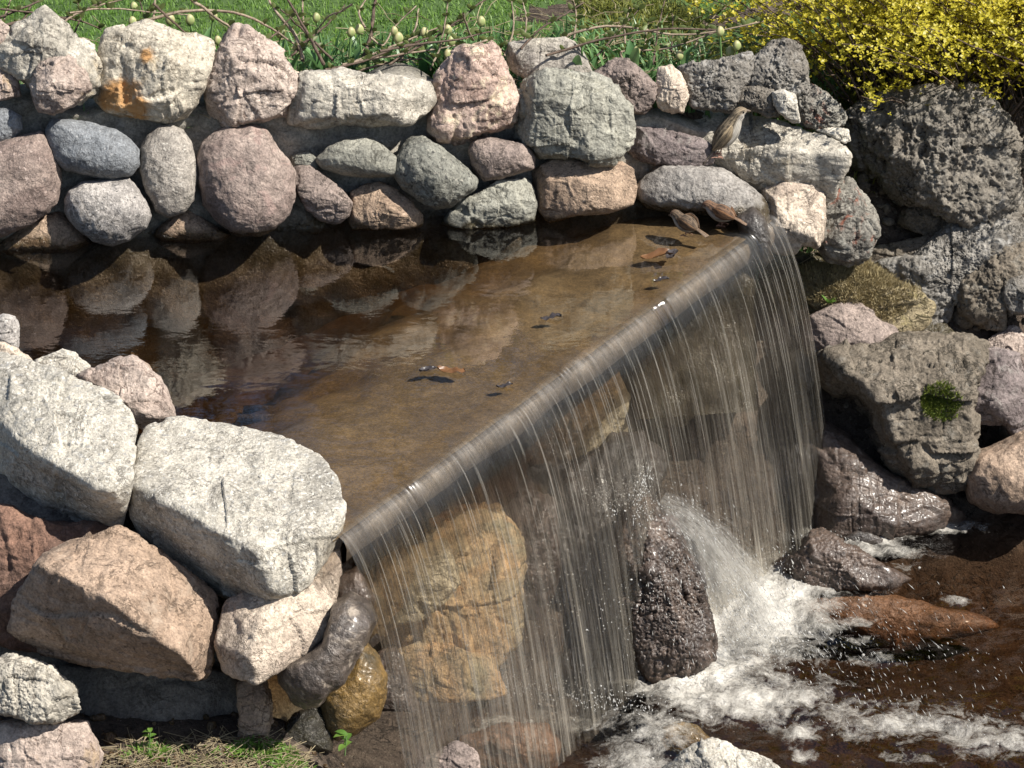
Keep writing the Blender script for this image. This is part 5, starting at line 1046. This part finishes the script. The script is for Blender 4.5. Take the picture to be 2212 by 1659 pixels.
# ================================================================ dead leaves in the water
DEADM = leaf_mat('dead leaf', (.11, .05, .022), (.22, .11, .045), .15, .4)
DEADB = leaf_mat('dark dead leaf', (.03, .028, .03), (.06, .05, .05), .1, .35)
def dead(cx, cy, L, ang, mat, label, seed, z=.004):
    r = np.random.RandomState(seed); c = zp(cx, cy, z); t = np.linspace(-1, 1, 15); s = np.linspace(-1, 1, 9); Tt, Ss = np.meshgrid(t, s, indexing='ij')
    w = .42 * (1 - Tt ** 2) ** .6 * (1 + .15 * np.sin(Tt * 9)); X = Tt * L / 2; Y = Ss * w * L / 2; Z = .10 * L * (Ss ** 2) * (.5 + .5 * np.sin(Tt * 2 + seed)) + .05 * L * np.sin(Tt * 3) + .004 * perlin(np.stack([Tt * 3 + seed, Ss * 3, Tt * 0], -1).reshape(-1, 3)).reshape(Tt.shape)
    V = np.stack([X * math.cos(ang) - Y * math.sin(ang), X * math.sin(ang) + Y * math.cos(ang), Z], -1).reshape(-1, 3)
    o = link('dead_leaf', np_mesh('dead_leaf', V, grid_faces(15, 9), attrs={'tone': np.clip(.5 + .5 * perlin(V * 60 + seed), 0, 1)}), mat); o.location = c; tag(o, label, 'leaf')
dead(1420, 552, .075, .15, DEADM, 'orange brown dead leaf lying in the shallow water near the weir edge', 1)
dead(1452, 549, .05, 1.1, DEADB, 'dark dead leaf overlapping the orange brown leaf near the weir', 2, .008)
dead(925, 797, .04, .4, DEADB, 'dark grey dead leaf floating in the middle of the pool', 3)
dead(975, 800, .06, -.3, DEADM, 'tan dead leaf floating beside the dark grey leaf in mid pool', 4)
dead(1090, 832, .035, .2, DEADB, 'small dark dead leaf in the pool nearest the weir lip', 5)
dead(1190, 685, .045, .1, DEADB, 'small blue black dead leaf floating alone right of mid pool', 6)
dead(1428, 604, .035, .1, DEADB, 'small dark leaf scrap at the weir edge', 7)

# ================================================================ sparrows
def feather_mat(name):
    t = NT(name); at = t.n('Attribute'); at.attribute_name = 'col'; u = t.n('UVMap'); mp = t.n('Mapping'); mp.inputs['Scale'].default_value = (1.3, 10, 1); t.l(u.outputs[0], mp.inputs['Vector'])
    nz = t.noise(mp.outputs[0], 3.2, 4, .6, .4); col = t.mix(.9, at.outputs['Color'], t.ramp(nz, [(.36, .22), (.50, 1.0), (.66, 1.7)]), 'MULTIPLY')
    b = t.n('BsdfPrincipled'); b.inputs['Roughness'].default_value = .85; t.l(col, b.inputs['Base Color']); t.l(t.bump(nz, .4, .004), b.inputs['Normal']); t.l(b.outputs[0], t.out.inputs[0]); return t.m
FEATH = feather_mat('sparrow feathers')
BEAKM = rock_mat('horn beak', (.10, .075, .055), (.13, .10, .07), (.05, .04, .03), rough=.5, crack=.1, bump=.1)
LEGM = rock_mat('pinkish leg', (.30, .17, .13), (.25, .14, .10), (.1, .06, .05), rough=.6, crack=.1, bump=.1)
EYEM = rock_mat('black eye', (.006, .005, .005), (.006, .005, .005), (.005, .005, .005), rough=.08, crack=0, bump=0)
def catmull(P, n):
    P = np.asarray(P, float); P = np.concatenate([[2 * P[0] - P[1]], P, [2 * P[-1] - P[-2]]]); out = []
    for t in np.linspace(0, len(P) - 3 - 1e-6, n):
        i = int(t); u = t - i; a, b, c, d = P[i:i + 4]; out.append(.5 * (2 * b + (c - a) * u + (2 * a - 5 * b + 4 * c - d) * u * u + (3 * b - a - 3 * c + d) * u ** 3))
    return np.array(out)
def sparrow(label, feet, view, rows, pal, legs, wing, tail, eye, beakdir, seed, size=1.0):
    """rows: spine from rump to forehead as (sideways, up, towards viewer, half height, half width) in metres relative to the feet"""
    r = np.random.RandomState(seed); ax = np.array(view, float); up = np.array([0, 0, 1.0]); sidev = np.cross(up, ax); sidev /= np.linalg.norm(sidev)   # ax: heading on the ground
    def W(a, b, c): return ax * a + up * b + sidev * c
    S_ = catmull(rows, 44); ctr = np.array([W(*s[:3]) for s in S_]); T = np.gradient(ctr, axis=0); T /= np.linalg.norm(T, axis=1)[:, None]
    Bn = np.cross(T, sidev); Bn /= np.linalg.norm(Bn, axis=1)[:, None]; Bn *= np.sign((Bn @ up))[:, None] + (np.abs(Bn @ up) < 1e-6)[:, None]
    th = np.linspace(0, 2 * math.pi, 37)[:-1]; V = ctr[:, None] + Bn[:, None] * (S_[:, 3, None] * np.sin(th)[None])[..., None] + sidev[None, None] * (S_[:, 4, None] * np.cos(th)[None])[..., None]
    n, k = V.shape[:2]; F = []
    for i in range(n - 1):
        for j in range(k): F.append((i * k + j, i * k + (j + 1) % k, (i + 1) * k + (j + 1) % k, (i + 1) * k + j))
    Vf = V.reshape(-1, 3); uv = np.stack(np.meshgrid(np.linspace(0, 1, n), np.linspace(0, 1, k), indexing='ij'), -1).reshape(-1, 2)
    s = np.repeat(np.linspace(0, 1, n), k); u_ = np.tile(np.sin(th), n)                     # u_: +1 back, -1 belly
    wb = sstep(-.25, .25, u_)[:, None]; col = np.array(pal['belly']) * (1 - wb) + np.array(pal['back']) * wb
    hd = sstep(.74, .82, s)[:, None] * sstep(-.35, .1, u_)[:, None]; col = col * (1 - hd) + np.array(pal['head']) * hd
    nape = (np.exp(-((s - .93) / .06) ** 2) * sstep(-.6, -.2, u_) * sstep(.55, .2, u_))[:, None] * .7; col = col * (1 - nape) + np.array(pal['cheek']) * nape
    thv = np.tile(th, n); stk = (np.sin(thv * 11 + 1.5 * np.sin(s * 13)) > .15) * (u_ > .05) * (s < .72) * (s > .06); mot = perlin(np.stack([s * 26, thv * 2.5, s * 0 + seed], 1)) > -.1; col = col * (1 - .72 * (stk & mot if stk.dtype == bool else (stk > 0) & mot)[:, None])
    caps0 = len(Vf); Vf = np.concatenate([Vf, [ctr[0] - T[0] * .002], [ctr[-1] + T[-1] * .0015]]); col = np.concatenate([col, [pal['back']], [pal['head']]]); uv = np.concatenate([uv, [[0, .5]], [[1, .5]]])
    for j in range(k): F.append((caps0, (j + 1) % k, j)); F.append((caps0 + 1, (n - 1) * k + j, (n - 1) * k + (j + 1) % k))
    verts, cols, uvs = [Vf], [col], [uv]; cnt = len(Vf)
    def plate(pts, half, col_a, col_b, thick, sdir, seg=14):
        nonlocal cnt
        P_ = catmull(pts, seg); P_ = np.array([W(*p) for p in P_]); h = np.interp(np.linspace(0, 1, seg), np.linspace(0, 1, len(half)), half); T_ = np.gradient(P_, axis=0); T_ /= np.linalg.norm(T_, axis=1)[:, None]
        D = np.cross(T_, sdir); D /= np.linalg.norm(D, axis=1)[:, None]; th2 = np.linspace(0, 2 * math.pi, 17)[:-1]
        VV = P_[:, None] + D[:, None] * (h[:, None] * np.cos(th2))[..., None] + sdir[None, None] * (thick * np.minimum(1, h / max(half) * 1.5)[:, None] * np.sin(th2))[..., None]
        cc = np.linspace(0, 1, seg)[:, None, None] * np.array(col_b) + (1 - np.linspace(0, 1, seg))[:, None, None] * np.array(col_a); cc = np.repeat(cc, 16, 1)
        strp = (np.sin(np.cos(th2) * 7) * .5 + .5)[None, :, None] ** 2 * np.ones((seg, 1, 1)); cc = cc * .55 * (1 - .8 * strp) + np.array(pal['edge']) * 1.25 * strp * .8
        for i in range(seg - 1):
            for j in range(16): F.append((cnt + i * 16 + j, cnt + i * 16 + (j + 1) % 16, cnt + (i + 1) * 16 + (j + 1) % 16, cnt + (i + 1) * 16 + j))
        F.append(tuple(cnt + j for j in range(15, -1, -1))); F.append(tuple(cnt + (seg - 1) * 16 + j for j in range(16)))
        verts.append(VV.reshape(-1, 3)); cols.append(cc.reshape(-1, 3)); uvs.append(np.stack([np.repeat(np.linspace(0, 1, seg), 16), np.tile(np.cos(th2) * .3 + .5, seg)], 1)); cnt += seg * 16
    for sg in (1, -1):
        plate([(a, b, sg * c) for a, b, c in wing['pts']], wing['half'], pal['wing'], pal['wingtip'], .0035, sidev * 1.0)
    plate(tail['pts'], tail['half'], pal['tail'], pal['tailtip'], .0022, np.cross(ax, sidev) if tail.get('flat', True) else sidev)
    o = link('sparrow', np_mesh('sparrow', np.concatenate(verts), F, uv=np.concatenate(uvs), attrs={'col': np.concatenate(cols)}), FEATH)
    o.location = feet; o.scale = (size,) * 3; tag(o, label, 'sparrow')
    bd = W(*beakdir); bd /= np.linalg.norm(bd); tip = ctr[-1] + bd * .011; b0 = ctr[-1] - bd * .004; e1 = np.cross(bd, up); e1 /= np.linalg.norm(e1); e2 = np.cross(bd, e1); rr = [.0050, .0042, .0026, .0004]
    VB = np.concatenate([[b0 + (tip - b0) * t + e1 * math.cos(a) * q * .8 + e2 * math.sin(a) * q for a in np.linspace(0, 6.283, 13)[:-1]] for t, q in zip((0, .35, .7, 1), rr)])
    FB = [(i * 12 + j, i * 12 + (j + 1) % 12, (i + 1) * 12 + (j + 1) % 12, (i + 1) * 12 + j) for i in range(3) for j in range(12)]
    link('beak', np_mesh('beak', VB, FB), BEAKM, o)
    for sg in (1, -1):
        V0_, F0_ = ico(3); link('eye', np_mesh('eye', V0_ * .0021 + W(eye[0], eye[1], sg * eye[2]), F0_), EYEM, o)
        lp = [W(legs[0], legs[1], sg * .008), W(legs[0] - .003, legs[1] * .45, sg * .009), W(0, .001, sg * .010)]; L0 = np.array(lp)
        V1, F1_ = tubes(np.array([catmull(L0, 8)]), np.linspace(.0022, .0010, 8)[None], 6); toes = []
        for a in (-.5, 0, .5, math.pi): toes.append(np.linspace(0, 1, 5)[:, None] * W(math.cos(a) * .013, 0, math.sin(a) * .013) + L0[-1] + np.sin(np.linspace(0, 1, 5) * math.pi)[:, None] * up * .0015)
        V2, F2_ = tubes(np.array(toes), np.full((4, 5), .0009), 5)
        me = np_mesh('leg', np.concatenate([V1, V2]), np.concatenate([F1_, F2_ + len(V1)])); link('leg', me, LEGM, o)
    return o
female = dict(belly=(.34, .315, .275), back=(.20, .155, .10), head=(.19, .145, .095), cheek=(.27, .225, .165), wing=(.21, .16, .10), wingtip=(.13, .10, .07), edge=(.33, .25, .15), tail=(.20, .165, .12), tailtip=(.22, .18, .13))
male = dict(belly=(.29, .275, .25), back=(.10, .068, .042), head=(.105, .06, .036), cheek=(.26, .245, .22), wing=(.10, .058, .034), wingtip=(.05, .032, .022), edge=(.26, .15, .075), tail=(.08, .065, .05), tailtip=(.15, .125, .10))
male2 = dict(belly=(.29, .28, .26), back=(.13, .072, .04), head=(.12, .062, .036), cheek=(.25, .23, .20), wing=(.14, .065, .032), wingtip=(.06, .035, .022), edge=(.30, .15, .07), tail=(.10, .08, .06), tailtip=(.18, .15, .12))
fp = zp(1548, 338, .118)
ps = .001
sparrow('upright grey brown sparrow standing on the pale slab and looking right', tuple(fp), (1, .12, 0),
  [(-.006,.020,0,.004,.004),(.000,.028,0,.012,.013),(.012,.040,0,.021,.021),(.024,.056,0,.024,.023),(.033,.072,0,.021,.020),(.040,.087,0,.0155,.0155),(.046,.097,0,.0145,.0140),(.052,.103,0,.0125,.0118),(.059,.105,0,.0078,.0076),(.063,.105,0,.0045,.0045)],
  female, (.010, .030), dict(pts=[(.030,.078,.017),(.018,.058,.0225),(.004,.036,.017),(-.010,.018,.008)], half=[.004,.013,.012,.003]), dict(pts=[(.000,.026,0),(-.015,.008,0),(-.030,-.014,0)], half=[.006,.008,.010]), (.055,.1055,.0098), (1,-.10,0), 1)
low_rows = [(-.034,.026,0,.004,.005),(-.026,.028,0,.012,.014),(-.010,.031,0,.020,.022),(.008,.033,0,.0225,.0235),(.022,.037,0,.0195,.0195),(.033,.044,0,.0155,.0150),(.041,.048,0,.0140,.0135),(.049,.047,0,.0110,.0105),(.055,.044,0,.0062,.0060)]
lw = dict(pts=[(.022,.046,.015),(.006,.042,.0215),(-.016,.034,.019),(-.036,.026,.008)], half=[.004,.014,.013,.003]); lt = dict(pts=[(-.030,.027,0),(-.048,.021,0),(-.070,.013,0)], half=[.006,.007,.009])
sparrow('darker streaked sparrow standing in the shallow water, left of the two bathing', tuple(zp(1484, 508, 0)), (-.72, .55, 0), low_rows, male, (.0, .016), lw, lt, (.045, .051, .0108), (1, -.35, 0), 2, .84)
sparrow('rufous brown sparrow in the shallow water nearest the grey boulder', tuple(zp(1560, 486, 0)), (-.88, .38, 0), low_rows, male2, (.0, .016), lw, lt, (.045, .051, .0108), (1, -.5, 0), 3, .86)

# ================================================================ bare trees across the lawn (mirrored in the pool)
def bare_tree(x, y, h, seed, label):
    r = np.random.RandomState(seed); e = empty('bare_tree', (x, y, -.1), label, 'tree', 'bare trees across the lawn'); segs = {0: [], 1: []}
    def grow(p, d, L, rad, lv):
        n = 6; q = [p]; dd = d.copy()
        for i in range(n): dd = dd + r.normal(size=3) * .12 + np.array([0, 0, .05]); dd /= np.linalg.norm(dd); q.append(q[-1] + dd * L / n)
        q = np.array(q); segs[0 if lv == 0 else 1].append((q, np.linspace(rad, rad * .6, n + 1)))
        if lv >= 5 or rad < .004: return
        for k in range(3 if lv else 6):
            i = r.randint(2, n + 1); a = r.normal(size=3); a -= dd * (a @ dd); a /= np.linalg.norm(a); nd = dd * .75 + a * .75; nd /= np.linalg.norm(nd); grow(q[i], nd, L * r.uniform(.55, .8), rad * .58, lv + 1)
    grow(np.zeros(3), np.array([0, 0, 1.0]), h * .42, h * .018, 0)
    for key, nm in ((0, 'trunk'), (1, 'crown')):
        V, F = tubes(np.array([s_[0] for s_ in segs[key]]), np.array([s_[1] for s_ in segs[key]]), 5); link(nm, np_mesh(nm, V, F), TWIGD, e)
bare_tree(-2.6, 11.0, 7.5, 1, 'bare brown tree across the lawn, farthest left of the three')
bare_tree(.3, 9.0, 7.0, 2, 'bare brown tree across the lawn, seen mirrored in mid pool')
bare_tree(1.6, 11.5, 8.5, 3, 'bare brown tree across the lawn, seen mirrored near the weir')
